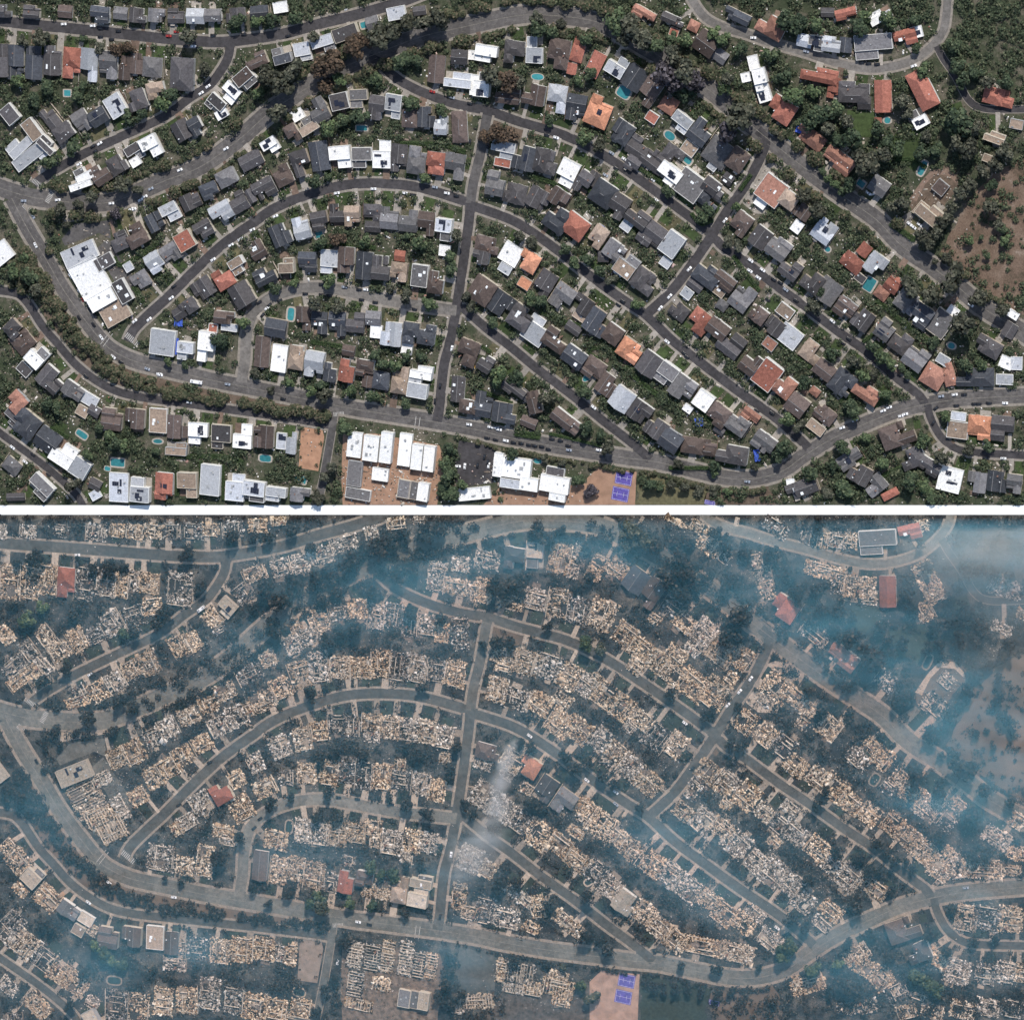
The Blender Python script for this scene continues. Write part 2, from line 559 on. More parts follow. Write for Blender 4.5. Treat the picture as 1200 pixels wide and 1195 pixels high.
# hedges: polyline, width
HEDGES = [([(134,302),(146,310),(186,284)],5),([(157,336),(168,353)],5),([(620,205),(650,215),(664,226)],5),([(680,270),(702,286),(720,300)],5),([(634,365),(655,375),(690,385),(712,402),(730,420)],5),([(733,430),(760,455),(785,470)],6),([(1028,352),(1060,378),(1088,398)],5),([(1012,400),(1040,380)],4),([(811,250),(822,262),(835,258)],4),([(1045,262),(1072,281)],6),([(700,420),(690,410),(712,405)],4),([(368,292),(400,286),(440,290)],4),([(366,400),(400,406)],5),([(605,507),(632,511)],7),([(645,508),(705,522)],3),([(785,548),(830,548)],4),([(555,400),(575,412)],4),([(940,170),(905,150)],3),([(195,535),(260,535),(285,542)],5),([(560,456),(600,472)],4),([(740,192),(775,212)],4),([(690,222),(720,252),(745,270)],4),([(860,300),(890,340)],4),([(905,395),(930,415),(950,430)],4),([(985,470),(1000,462)],4),([(470,168),(520,170),(545,178)],5),([(60,500),(80,512)],4),([(208,545),(208,580)],4),([(236,540),(236,580)],4),([(262,545),(262,585)],3),([(1030,560),(1060,548),(1085,562)],5),([(800,452),(830,490),(860,510)],4),([(575,165),(590,162)],4),([(880,205),(868,222)],4),([(940,330),(960,350)],3),([(1040,190),(1065,186),(1085,196)],4)]
LAWNS = [(594,123,18,10,-8,0),(72,51,10,8,-4,0),(142,22,12,16,0,0),(100,51,10,9,-4,0),(252,30,12,10,0,0),(1058,175,50,26,-10,0),(1010,145,34,30,0,0),(1120,130,22,20,20,0),(876,184,7,34,-24,0),(1035,460,28,26,-36,0),(765,252,16,14,-36,0),(780,256,14,12,-36,0),(808,272,24,12,-36,0),(690,300,14,12,-34,0),(612,507,30,10,-6,0),(588,497,20,8,-8,0),(603,443,24,20,-36,0),(975,372,24,14,-36,0),(835,296,18,20,-36,2),(595,153,36,10,-14,2),(745,255,12,12,-36,0),(660,173,12,14,-15,0),(680,185,14,12,-26,0),(700,345,14,12,-36,0),(775,412,14,10,-36,0),(855,470,16,12,-36,0),(880,335,20,10,-36,0),(905,355,16,14,-36,0),(760,518,12,10,-34,0),(775,528,12,10,-30,0),(52,402,14,14,-45,0),(70,425,12,12,-40,0),(85,440,10,8,-38,0),(128,468,10,8,-15,0),(262,487,14,12,-5,0),(340,503,16,10,-5,0),(70,500,16,14,-34,0),(1085,470,20,8,-28,0),(1075,497,8,10,10,0),(1035,270,12,8,-38,0),(1060,305,10,8,-38,0),(447,243,12,10,0,0),(525,250,14,10,-20,0),(400,232,12,5,4,0),(455,237,14,6,0,0),(440,362,14,8,-2,0),(490,372,14,8,-10,0),(503,370,10,6,-12,0),(380,212,12,5,12,0)]
CARS = """
75 28w 4 109 30w 4 118 33k 0 139 36k 0 97 42k 0 118 43k 0 131 46k 0 203 53k 0 218 54k 0 227 54w 0 233 56k 0 198 42r 1 207 37r 0 250 41k 0 286 40k 0 338 42k 12
236 109w 35 244 101w 35 117 168w 35 109 171k 35 112 177k 35 93 192w 30 131 238w 5 170 230w 22 177 221s 25 165 234w 30 154 245w 25 157 245w 25 28 235s 0 39 253s -60 68 234w 8
273 163k 30 265 174w 30 211 199w 25 323 253w 25 296 269w 25 282 280w 28 271 287w 28 250 304w 32 201 349w 35 204 335k 35 395 226w 10 438 221w 2 475 226w -6 484 228k -6 524 226w -8 535 229k -8 510 219s -6
507 107r -12 551 121k -10 530 114s -14 551 166k 82 572 165k 82 572 171k 82 652 161w -18 641 158k -16 717 179s -30 710 205s -30 722 197k -30 732 186w -30 765 210w -34 769 234w -35 878 175s 0 850 258w 50 833 262k 50
808 315w 48 785 347w 48 774 361w 50 880 305w -34 894 316w -34 889 325w -34 907 327k -34 915 331k -34 879 317w -30 900 351k -36 921 339s -36 933 352k -36 976 376w -36 995 397k -36 988 402k -36 805 418k -36 782 400w -36 802 414k -36 887 481k -36 905 484k -36
730 353k -35 725 357k -35 555 428y -45 530 408w 80 516 452k 84 510 470k 84 541 462w 0 550 497w -5 575 500w -8 582 501w -8 585 503w -8 571 513k -8 581 515k -8 593 516w -8 602 518k -8 611 519k -8 620 521k -8 627 522k -8 635 523k -8 643 526k -8 647 514k -8 657 516k -8 666 522k -8 667 527s -8 702 527w -8 706 534k -8 623 505k -8 696 477w -36 748 513w -36
876 564s -4 987 501w 22 1002 492w 22 1042 477w 20 1035 481w 20 1061 485w 15 1056 487w 15 1103 464s 10 1119 462w 8 1130 462k 4 1142 473k 4 1121 475k 6 1147 473k 0 1159 472k 0 1178 472w 0 1097 478k 40 1094 495k 60 1176 537w 0 1155 536k 0
42 287w -62 83 323w -55 93 341s -58 97 350r -58 104 357w -55 93 372k -60 119 395w -55 110 380k -55 106 363k -55 112 370k -55 158 376w 40 175 374w 40 133 418w -35 142 424k -30 187 438w -6 188 439w -6 173 432s -20 222 471w -5 101 441k -40 15 524w -38 30 541w -38 57 556k -40 77 559k -40 39 532k -40
267 450s -6 332 467k -8 317 460k -8 304 354k 35 313 361w 40 316 357k 40 328 352k 25 308 369k 50 302 395k 80 377 333k -2 358 344k 0 377 345k -2 386 346k -2 421 339k -4 429 339w -5 443 341k -5 424 351k -5 440 354k -5 458 344k -8 486 362k -10 404 336s -4 446 472k -8 538 383k 75 541 393k 75
945 60s -10 1028 75k 5 1018 74k 0 1010 73k 0 991 90k 2 1071 77w 20 883 44w 0 1053 255w -35 1066 262w -35 1071 266w -35 1078 263w -35 1138 357w -36 1018 226w -35
545 546w 85 560 545k 85 572 541k 80 573 545w 80 568 535k 80 537 546w 0
"""
SURVIVORS = [(86,73),(271,108),(265,325),(46,416),(187,492),(206,499),(134,490),(161,489),(309,411),(409,433),(430,430),(471,444),(492,452),(496,435),(622,305),(661,347),(640,331),(605,60),(628,58),(745,90),(764,105),(918,128),(985,187),(1036,112),(1025,54),(1062,43),(98,481),(572,286),(1053,508),(1071,535),(731,466),(113,583),(88,456),(107,468)]
SURV_BLOCKS = [(95,297),(487,574),(498,575),(475,572),(3,296)]
CARS_AFTER = """
91 650w 4 236 713w 38 106 790w 30 43 892k -60 128 1034w -35 141 1041k -30 204 1051w -5 104 1057w -35 289 1078w -6 299 1078w -6 420 1080w -6 433 1083k -6 621 862w -34 688 914w -36 722 928w -36 722 942s -36 803 847w -36 1038 678w 0 48 646k 0 181 918k 35 210 943k 35 246 893k 30 396 829k 12 344 846k 16 397 934k -4 419 936k -4 459 942k -8 529 1001w 85 501 1069k 60 516 1074k 80 890 845k 50 867 810w 50 853 826w 50 880 795w 55 812 900k 50 860 895k -34 867 905k -34 1132 1040s 6 920 1095k 30 911 1087w -36 298 970k 40 305 959k 38 396 1127w 80
"""
# ================================================================ helpers
COL = sc.collection
def mat_new(name):
    m = bpy.data.materials.new(name); m.use_nodes = True
    nt = m.node_tree; b = nt.nodes['Principled BSDF']
    b.inputs['Roughness'].default_value = 0.9
    b.inputs['Specular IOR Level'].default_value = 0.25
    return m, nt, b
def node(nt, t, **kw):
    n = nt.nodes.new(t)
    for k, v in kw.items():
        if k in n.inputs.keys(): n.inputs[k].default_value = v
        else: setattr(n, k, v)
    return n
def ramp(nt, stops, interp='LINEAR'):
    r = nt.nodes.new('ShaderNodeValToRGB'); cr = r.color_ramp; cr.interpolation = interp
    while len(cr.elements) < len(stops): cr.elements.new(0.5)
    for e, (p, c) in zip(cr.elements, stops): e.position = p; e.color = (c[0], c[1], c[2], 1)
    return r
def pos(nt, scale=1.0):
    g = nt.nodes.new('ShaderNodeNewGeometry'); return g.outputs['Position']
def noise(nt, vec, scale, detail=3.0, rough=0.6):
    n = nt.nodes.new('ShaderNodeTexNoise'); n.inputs['Scale'].default_value = scale; n.inputs['Detail'].default_value = detail; n.inputs['Roughness'].default_value = rough
    nt.links.new(vec, n.inputs['Vector']); return n.outputs['Fac']
def mul(nt, a, b, blend='MULTIPLY', fac=1.0):
    m = nt.nodes.new('ShaderNodeMix'); m.data_type = 'RGBA'; m.blend_type = blend; m.inputs[0].default_value = fac
    nt.links.new(a, m.inputs[6]); nt.links.new(b, m.inputs[7]); return m.outputs[2]
def simple(name, c, var=0.25, scale=0.6, rough=0.9, objvar=0.0, fine=0.0, spec=0.25):
    """base colour with worn, blotchy variation; optional per-object difference"""
    m, nt, b = mat_new(name)
    lo = [max(0, x*(1-var)) for x in c]; hi = [min(1, x*(1+var)) for x in c]
    r = ramp(nt, [(0.3, lo), (0.7, hi)])
    nt.links.new(noise(nt, pos(nt), scale), r.inputs['Fac']); out = r.outputs['Color']
    if fine:
        r2 = ramp(nt, [(0.3, (1-fine,)*3), (0.7, (1, 1, 1))])
        nt.links.new(noise(nt, pos(nt), 2.2, 2.0), r2.inputs['Fac']); out = mul(nt, out, r2.outputs['Color'])
    if objvar:
        oi = nt.nodes.new('ShaderNodeObjectInfo')
        r3 = ramp(nt, [(0, (1-objvar,)*3), (1, (1+objvar*0.6, 1+objvar*0.55, 1+objvar*0.5))])
        nt.links.new(oi.outputs['Random'], r3.inputs['Fac']); out = mul(nt, out, r3.outputs['Color'])
    nt.links.new(out, b.inputs['Base Color']); b.inputs['Roughness'].default_value = rough
    b.inputs['Specular IOR Level'].default_value = spec
    return m
def island(name, stops, objvar=0.2, rough=0.9, trans=0.0, tint=None):
    """each loose piece of the mesh takes its own colour"""
    m, nt, b = mat_new(name)
    g = nt.nodes.new('ShaderNodeNewGeometry')
    r = ramp(nt, stops); nt.links.new(g.outputs['Random Per Island'], r.inputs['Fac']); out = r.outputs['Color']
    if objvar:
        oi = nt.nodes.new('ShaderNodeObjectInfo')
        r3 = ramp(nt, tint or [(0, (1-objvar,)*3), (1, (1+objvar*0.8,)*3)])
        nt.links.new(oi.outputs['Random'], r3.inputs['Fac']); out = mul(nt, out, r3.outputs['Color'])
    nt.links.new(out, b.inputs['Base Color']); b.inputs['Roughness'].default_value = rough
    b.inputs['Specular IOR Level'].default_value = 0.15
    return m
def me(name, v, f, m):
    d = bpy.data.meshes.new(name); d.from_pydata(v, [], f); d.update()
    if m: d.materials.append(m)
    return d
def ob(name, data, parent=None, loc=(0, 0, 0), rz=0.0, scale=None):
    o = bpy.data.objects.new(name, data); COL.objects.link(o)
    o.location = loc
    if rz: o.rotation_euler = (0, 0, rz)
    if scale: o.scale = scale
    if parent: o.parent = parent
    return o
def tag(o, label=None, cat=None, group=None, kind=None):
    if label: o['label'] = label
    if cat: o['category'] = cat
    if group: o['group'] = group
    if kind: o['kind'] = kind
    return o
BOXV = [(-.5, -.5, 0), (.5, -.5, 0), (.5, .5, 0), (-.5, .5, 0), (-.5, -.5, 1), (.5, -.5, 1), (.5, .5, 1), (-.5, .5, 1)]
BOXF = [(0, 3, 2, 1), (4, 5, 6, 7), (0, 1, 5, 4), (1, 2, 6, 5), (2, 3, 7, 6), (3, 0, 4, 7)]
_bc = {}
def boxmesh(m):
    if m.name not in _bc: _bc[m.name] = me('block', BOXV, BOXF, m)
    return _bc[m.name]
def box(name, m, parent, x, y, z, w, d, h, rz=0.0): return ob(name, boxmesh(m), parent, (x, y, z), rz, (w, d, h))
def sub(o, part):
    """hang o on a part, keeping its place in the thing"""
    o.parent = part; o.matrix_parent_inverse = part.matrix_basis.inverted(); return o
class MB:
    def __init__(s): s.v = []; s.f = []
    def box(s, x, y, z, w, d, h, R=None):
        n = len(s.v)
        for (a, b, c) in BOXV:
            p = Vector((a*w, b*d, c*h))
            if R is not None: p = R @ p
            s.v.append((p.x+x, p.y+y, p.z+z))
        s.f += [tuple(i+n for i in q) for q in BOXF]
    def quad(s, a, b, c, d):
        n = len(s.v); s.v += [a, b, c, d]; s.f.append((n, n+1, n+2, n+3))
    def tube(s, a, b, r0, r1, k=5):
        a = Vector(a); b = Vector(b); d = (b-a).normalized(); u = d.orthogonal().normalized(); w = d.cross(u); n = len(s.v)
        for (p, r) in ((a, r0), (b, r1)):
            for i in range(k):
                t = 2*math.pi*i/k; q = p + u*(math.cos(t)*r) + w*(math.sin(t)*r); s.v.append(tuple(q))
        for i in range(k): j = (i+1) % k; s.f.append((n+i, n+j, n+k+j, n+k+i))
        s.f.append(tuple(n+k+i for i in range(k)))
    def mesh(s, name, m): return me(name, s.v, s.f, m)

# ================================================================ materials
ROOF = {
 'D': (0.078, 0.074, 0.077), 'C': (0.058, 0.064, 0.076), 'G': (0.150, 0.147, 0.151), 'L': (0.40, 0.42, 0.45), 'W': (0.80, 0.80, 0.79),
 'B': (0.104, 0.080, 0.071), 'S': (0.40, 0.345, 0.28), 'R': (0.295, 0.118, 0.086), 'O': (0.50, 0.235, 0.145), 'T': (0.29, 0.225, 0.175), 'P': (0.30, 0.155, 0.115)}
CNAME = {'D': 'dark grey', 'C': 'charcoal', 'G': 'mid grey', 'L': 'pale grey', 'W': 'white', 'B': 'dark brown', 'R': 'red', 'O': 'orange', 'T': 'tan', 'P': 'pinkish', 'S': 'sooty cream'}
def roofmat(k, c):
    m, nt, b = mat_new('roof_'+CNAME[k].replace(' ', '_'))
    var = 0.16 if k in 'WL' else 0.32
    p = pos(nt)
    r = ramp(nt, [(0.3, [x*(1-var) for x in c]), (0.7, [min(1, x*(1+var)) for x in c])]); nt.links.new(noise(nt, p, 0.5, 4.0, 0.7), r.inputs['Fac']); out = r.outputs['Color']
    r2 = ramp(nt, [(0.35, (0.72,)*3), (0.65, (1.14,)*3)]); nt.links.new(noise(nt, p, 1.6, 3.0, .75), r2.inputs['Fac']); out = mul(nt, out, r2.outputs['Color'])
    oi = nt.nodes.new('ShaderNodeObjectInfo'); ov = 0.08 if k == 'W' else 0.32
    r3 = ramp(nt, [(0, (1-ov, 1-ov, 1-ov)), (0.5, (1.0, 0.98, 0.96)), (1, (1+ov*.9, 1+ov*.9, 1+ov))]); nt.links.new(oi.outputs['Random'], r3.inputs['Fac']); out = mul(nt, out, r3.outputs['Color'])
    nt.links.new(out, b.inputs['Base Color']); b.inputs['Roughness'].default_value = 0.75 if k in 'LW' else 0.85
    return m
RM = {k: roofmat(k, c) for k, c in ROOF.items()}
WALLM = [simple('wall_white', (0.66, 0.65, 0.62), 0.12, 0.4), simple('wall_cream', (0.52, 0.47, 0.39), 0.12, 0.4), simple('wall_grey', (0.36, 0.36, 0.36), 0.12, 0.4), simple('wall_beige', (0.40, 0.34, 0.28), 0.12, 0.4)]
M_ridge = simple('ridge_grey', (0.17, 0.165, 0.165), 0.2, 1.0)
M_par = simple('parapet_white', (0.72, 0.72, 0.70), 0.08, 0.5)
M_unit = simple('metal_grey', (0.34, 0.35, 0.36), 0.2, 1.0, 0.6, 0.3)
M_sky = simple('skylight_white', (0.75, 0.77, 0.78), 0.08, 1.0, 0.35)
M_brick = simple('chimney_brick', (0.22, 0.13, 0.10), 0.3, 2.0)
M_sol = simple('solar_dark', (0.020, 0.024, 0.040), 0.2, 2.0, 0.35, spec=0.5)
M_conc = simple('concrete_pale', (0.33, 0.30, 0.265), 0.18, 0.5, 0.9, 0.25, 0.15)
M_pave = simple('pavement_tan', (0.265, 0.235, 0.20), 0.2, 0.4, 0.9, 0, 0.2)
M_patio = simple('patio_brown', (0.19, 0.135, 0.105), 0.25, 0.5, 0.9, 0.3, 0.2)
M_patio2 = simple('patio_pale', (0.42, 0.38, 0.33), 0.2, 0.5, 0.9, 0.3, 0.2)
M_lawn = [simple('lawn_green', (0.052, 0.078, 0.030), 0.35, 0.35, 0.95, 0.25, 0.3), simple('lawn_dry', (0.125, 0.115, 0.065), 0.3, 0.35, 0.95, 0.2, 0.3), simple('bare_soil', (0.150, 0.112, 0.084), 0.3, 0.3, 0.95, 0.15, 0.3)]
def asph(name, c, var, sc_, rough, ov, fine):
    m = simple(name, c, var, sc_, rough, ov, fine); nt = m.node_tree; bs = nt.nodes['Principled BSDF']; old = bs.inputs['Base Color'].links[0].from_socket
    v = nt.nodes.new('ShaderNodeTexVoronoi'); v.inputs['Scale'].default_value = .07; v.inputs['Randomness'].default_value = 1.0; nt.links.new(pos(nt), v.inputs['Vector'])
    sp = nt.nodes.new('ShaderNodeSeparateColor'); nt.links.new(v.outputs['Color'], sp.inputs[0])
    r = ramp(nt, [(0, (.84,)*3), (.6, (1.0,)*3), (1, (1.18, 1.17, 1.15))]); nt.links.new(sp.outputs[0], r.inputs['Fac'])
    o1 = mul(nt, old, r.outputs['Color']); r2 = ramp(nt, [(.38, (.72,)*3), (.6, (1.06,)*3)]); nt.links.new(noise(nt, pos(nt), .35, 5.0, .7), r2.inputs['Fac'])
    nt.links.new(mul(nt, o1, r2.outputs['Color']), bs.inputs['Base Color']); return m
ASPH = {'dark': asph('asphalt_dark', (0.064, 0.060, 0.063), 0.16, 0.15, 0.9, 0, 0.15), 'mid': asph('asphalt_mid', (0.105, 0.099, 0.097), 0.18, 0.12, 0.9, 0, 0.15),
        'grey': asph('asphalt_grey', (0.125, 0.116, 0.111), 0.2, 0.1, 0.9, 0, 0.15), 'pale': asph('asphalt_pale', (0.180, 0.167, 0.154), 0.16, 0.12, 0.9, 0, 0.15)}
ASPH2 = {'dark': asph('ashy_asphalt_dark', (0.098, 0.096, 0.089), 0.2, 0.12, 0.9, 0, 0.2), 'mid': asph('ashy_asphalt_mid', (0.140, 0.134, 0.121), 0.2, 0.12, 0.9, 0, 0.2),
         'grey': asph('ashy_asphalt_grey', (0.165, 0.157, 0.139), 0.2, 0.1, 0.9, 0, 0.2), 'pale': asph('ashy_asphalt_pale', (0.190, 0.178, 0.156), 0.16, 0.12, 0.9, 0, 0.2)}
M_paint = simple('road_paint', (0.40, 0.385, 0.36), 0.3, 1.5)
M_water = simple('pool_water', (0.045, 0.22, 0.24), 0.2, 0.4, 0.12, 0.3, spec=0.5)
M_cop = simple('pool_coping', (0.36, 0.32, 0.275), 0.15, 1.0)
M_plaza = simple('school_yard', (0.335, 0.205, 0.140), 0.2, 0.15, 0.9, 0, 0.2)
M_court = simple('court_blue', (0.100, 0.078, 0.290), 0.3, 0.3)
M_line = simple('court_line', (0.55, 0.55, 0.62), 0.1, 1.0)
M_tarp = simple('tarp_blue', (0.05, 0.10, 0.42), 0.2, 1.0, 0.5)
M_white = simple('strip_white', (0.88, 0.88, 0.87), 0.02, 0.05)
M_trunk = simple('bark', (0.075, 0.058, 0.045), 0.3, 2.0)
M_char = simple('charred_bark', (0.030, 0.027, 0.026), 0.3, 2.0)
LEAF = {
 'g': island('leaf_green', [(0, (0.025, 0.038, 0.023)), (0.35, (0.044, 0.063, 0.036)), (0.7, (0.075, 0.103, 0.053)), (1, (0.128, 0.146, 0.084))], 0.3, tint=[(0, (0.62, 0.66, 0.74)), (0.5, (0.95, 0.95, 1.0)), (1, (1.25, 1.28, 1.15))]),
 'o': island('leaf_olive', [(0, (0.023, 0.026, 0.020)), (0.4, (0.046, 0.052, 0.038)), (0.75, (0.081, 0.084, 0.061)), (1, (0.138, 0.133, 0.099))], 0.25),
 'p': island('leaf_purple', [(0, (0.024, 0.022, 0.027)), (0.5, (0.054, 0.049, 0.057)), (1, (0.128, 0.115, 0.128))], 0.2),
 'b': island('leaf_rusty', [(0, (0.026, 0.022, 0.017)), (0.5, (0.072, 0.055, 0.041)), (1, (0.150, 0.102, 0.070))], 0.25)}
M_shrub = island('shrub_leaf', [(0, (0.023, 0.032, 0.021)), (0.4, (0.040, 0.056, 0.033)), (0.8, (0.074, 0.092, 0.052)), (1, (0.137, 0.140, 0.089))], 0)
M_hedge = island('hedge_leaf', [(0, (0.019, 0.034, 0.015)), (0.5, (0.038, 0.064, 0.027)), (1, (0.079, 0.115, 0.047))], 0)
M_belt = island('belt_leaf', [(0, (0.023, 0.029, 0.018)), (0.4, (0.049, 0.060, 0.034)), (0.72, (0.086, 0.086, 0.052)), (0.9, (0.105, 0.088, 0.060)), (1, (0.150, 0.115, 0.080))], 0)
M_scorch = island('scorched_leaf', [(0, (0.010, 0.011, 0.012)), (0.5, (0.021, 0.022, 0.023)), (0.85, (0.038, 0.037, 0.034)), (1, (0.080, 0.070, 0.058))], 0.25)
M_scorch2 = island('scorched_scrub', [(0, (0.012, 0.013, 0.014)), (0.6, (0.028, 0.028, 0.028)), (0.9, (0.055, 0.050, 0.045)), (1, (0.13, 0.11, 0.09))], 0)
M_rub = island('rubble', [(0, (0.017, 0.015, 0.014)), (0.17, (0.047, 0.039, 0.033)), (0.28, (0.151, 0.106, 0.074)), (0.42, (0.313, 0.232, 0.161)), (0.60, (0.466, 0.363, 0.266)), (0.80, (0.589, 0.493, 0.383)), (0.93, (0.721, 0.642, 0.530)), (1, (0.798, 0.753, 0.670))], 0.2, tint=[(0, (0.70, 0.69, 0.68)), (0.35, (1.0, 0.94, 0.87)), (0.6, (0.95, 0.97, 1.0)), (1, (1.2, 1.14, 1.06))])
M_slab = simple('ashy_slab', (0.185, 0.152, 0.128), 0.5, 0.5, 0.95, 0.4, 0.3)
M_floor = simple('tile_floor', (0.46, 0.41, 0.345), 0.35, 0.6, 0.95, 0.2, 0.3)
M_ash = simple('black_ash', (0.045, 0.042, 0.041), 0.5, 0.6, 0.95, 0.3, 0.3)
M_stub = simple('scorched_wall', (0.52, 0.45, 0.375), 0.45, 0.6, 0.95, 0.35)
M_dconc = simple('ashy_concrete', (0.37, 0.305, 0.245), 0.25, 0.5, 0.95, 0.35, 0.2)
M_dpave = simple('ashy_pavement', (0.285, 0.235, 0.19), 0.25, 0.4, 0.95, 0, 0.25)
M_dlawn = simple('scorched_lawn', (0.045, 0.056, 0.045), 0.35, 0.4, 0.95, 0.3, 0.3)
def groundmat(name, stops, stops2):
    m, nt, b = mat_new(name); p = pos(nt)
    r = ramp(nt, stops); nt.links.new(noise(nt, p, 0.06, 6.0, 0.75), r.inputs['Fac'])
    r2 = ramp(nt, stops2); nt.links.new(noise(nt, p, 0.9, 3.0, 0.7), r2.inputs['Fac'])
    nt.links.new(mul(nt, r.outputs['Color'], r2.outputs['Color']), b.inputs['Base Color'])
    b.inputs['Roughness'].default_value = 0.95; b.inputs['Specular IOR Level'].default_value = 0.1
    return m
M_ground = groundmat('yard_ground', [(0.34, (0.039, 0.052, 0.029)), (0.48, (0.062, 0.070, 0.044)), (0.56, (0.109, 0.101, 0.075)), (0.70, (0.182, 0.159, 0.127))], [(0.3, (0.6,)*3), (0.7, (1.25,)*3)])
M_burnt = groundmat('burnt_ground', [(0.34, (0.022, 0.024, 0.028)), (0.47, (0.043, 0.045, 0.046)), (0.58, (0.096, 0.089, 0.079)), (0.70, (0.180, 0.159, 0.132))], [(0.32, (0.4,)*3), (0.68, (1.55,)*3)])
M_dirt = groundmat('bare_hillside', [(0.36, (0.085, 0.068, 0.048)), (0.47, (0.150, 0.105, 0.078)), (0.58, (0.185, 0.135, 0.102)), (0.68, (0.260, 0.205, 0.165))], [(0.3, (0.62,)*3), (0.7, (1.25,)*3)])

# ================================================================ the ground, the two sites
def sheet(name, pts, z, m, kind='structure', parent=None):
    o = ob(name, me(name, [(x, y, z) for x, y in pts], [tuple(range(len(pts)))], m), parent)
    a = o.data.polygons[0]
    if a.normal.z < 0: a.flip()
    if kind and not parent: o['kind'] = kind
    return o
def band(x0, x1, y0, y1): return [P(x0, y1), P(x1, y1), P(x1, y0), P(x0, y0)]
sheet('ground_green_site', band(-900, 2100, -900, DIV0), 0.0, M_ground)
sheet('ground_burnt_site', band(-900, 2100, DIV1, 2100), 0.0, M_burnt)
sheet('ground_strip', band(-900, 2100, DIV0, DIV1), 0.05, M_white)

def clipy(pts, lo, hi):
    """clip polygon in plan units to lo <= y <= hi"""
    for (lim, s) in ((lo, 1), (hi, -1)):
        out = []
        for i in range(len(pts)):
            a, b = pts[i-1], pts[i]; ia = (a[1]-lim)*s >= 0; ib = (b[1]-lim)*s >= 0
            if ia != ib:
                t = (lim-a[1])/(b[1]-a[1]); out.append((a[0]+(b[0]-a[0])*t, lim))
            if ib: out.append(b)
        pts = out
        if len(pts) < 3: return []
    return pts
SITES = {'a': (lambda x, y: (x, y), -900, DIV0-0.4), 'b': (M, DIV1+0.4, 2100)}

def resample(pl, step):
    out = []
    # smooth with Catmull-Rom
    pts = [pl[0]] + list(pl) + [pl[-1]]
    for i in range(1, len(pts)-2):
        p0, p1, p2, p3 = pts[i-1], pts[i], pts[i+1], pts[i+2]
        n = max(1, int(math.hypot(p2[0]-p1[0], p2[1]-p1[1])/step))
        for k in range(n):
            t = k/n
            out.append(tuple(0.5*((2*p1[c])+(-p0[c]+p2[c])*t+(2*p0[c]-5*p1[c]+4*p2[c]-p3[c])*t*t+(-p0[c]+3*p1[c]-3*p2[c]+p3[c])*t**3) for c in (0, 1)))
    out.append(tuple(pl[-1])); return out
RS = {k: resample(v[4], 4.0) for k, v in ROADS.items()}
def normals(pl):
    ns = []
    for i in range(len(pl)):
        a = pl[max(0, i-1)]; b = pl[min(len(pl)-1, i+1)]; dx, dy = b[0]-a[0], b[1]-a[1]; l = math.hypot(dx, dy) or 1
        ns.append((-dy/l, dx/l))
    return ns
GX0, GY0, GW, GH = -60, -40, 1320, 720
yy, xx = np.mgrid[GY0:GY0+GH, GX0:GX0+GW]
road_d = np.full((GH, GW), 99.0); 
ALLP = []
for k, v in ROADS.items():
    for p in RS[k]: ALLP.append((p[0], p[1], v[2]/2))
for (x, y, r) in ALLP:
    i0, i1 = int(max(0, y-GY0-40)), int(min(GH, y-GY0+40)); j0, j1 = int(max(0, x-GX0-40)), int(min(GW, x-GX0+40))
    if i1 <= i0 or j1 <= j0: continue
    d = np.hypot(xx[i0:i1, j0:j1]-x, yy[i0:i1, j0:j1]-y) - r
    road_d[i0:i1, j0:j1] = np.minimum(road_d[i0:i1, j0:j1], d)
def rd(x, y):
    i, j = int(round(y-GY0)), int(round(x-GX0))
    return road_d[i, j] if 0 <= i < GH and 0 <= j < GW else 99.0
def other_road(x, y, me_k, margin):
    for k, v in ROADS.items():
        if k == me_k: continue
        lim = v[2]/2+margin
        for p in RS[k]:
            if abs(p[0]-x) < lim and abs(p[1]-y) < lim and math.hypot(p[0]-x, p[1]-y) < lim: return True
    return False
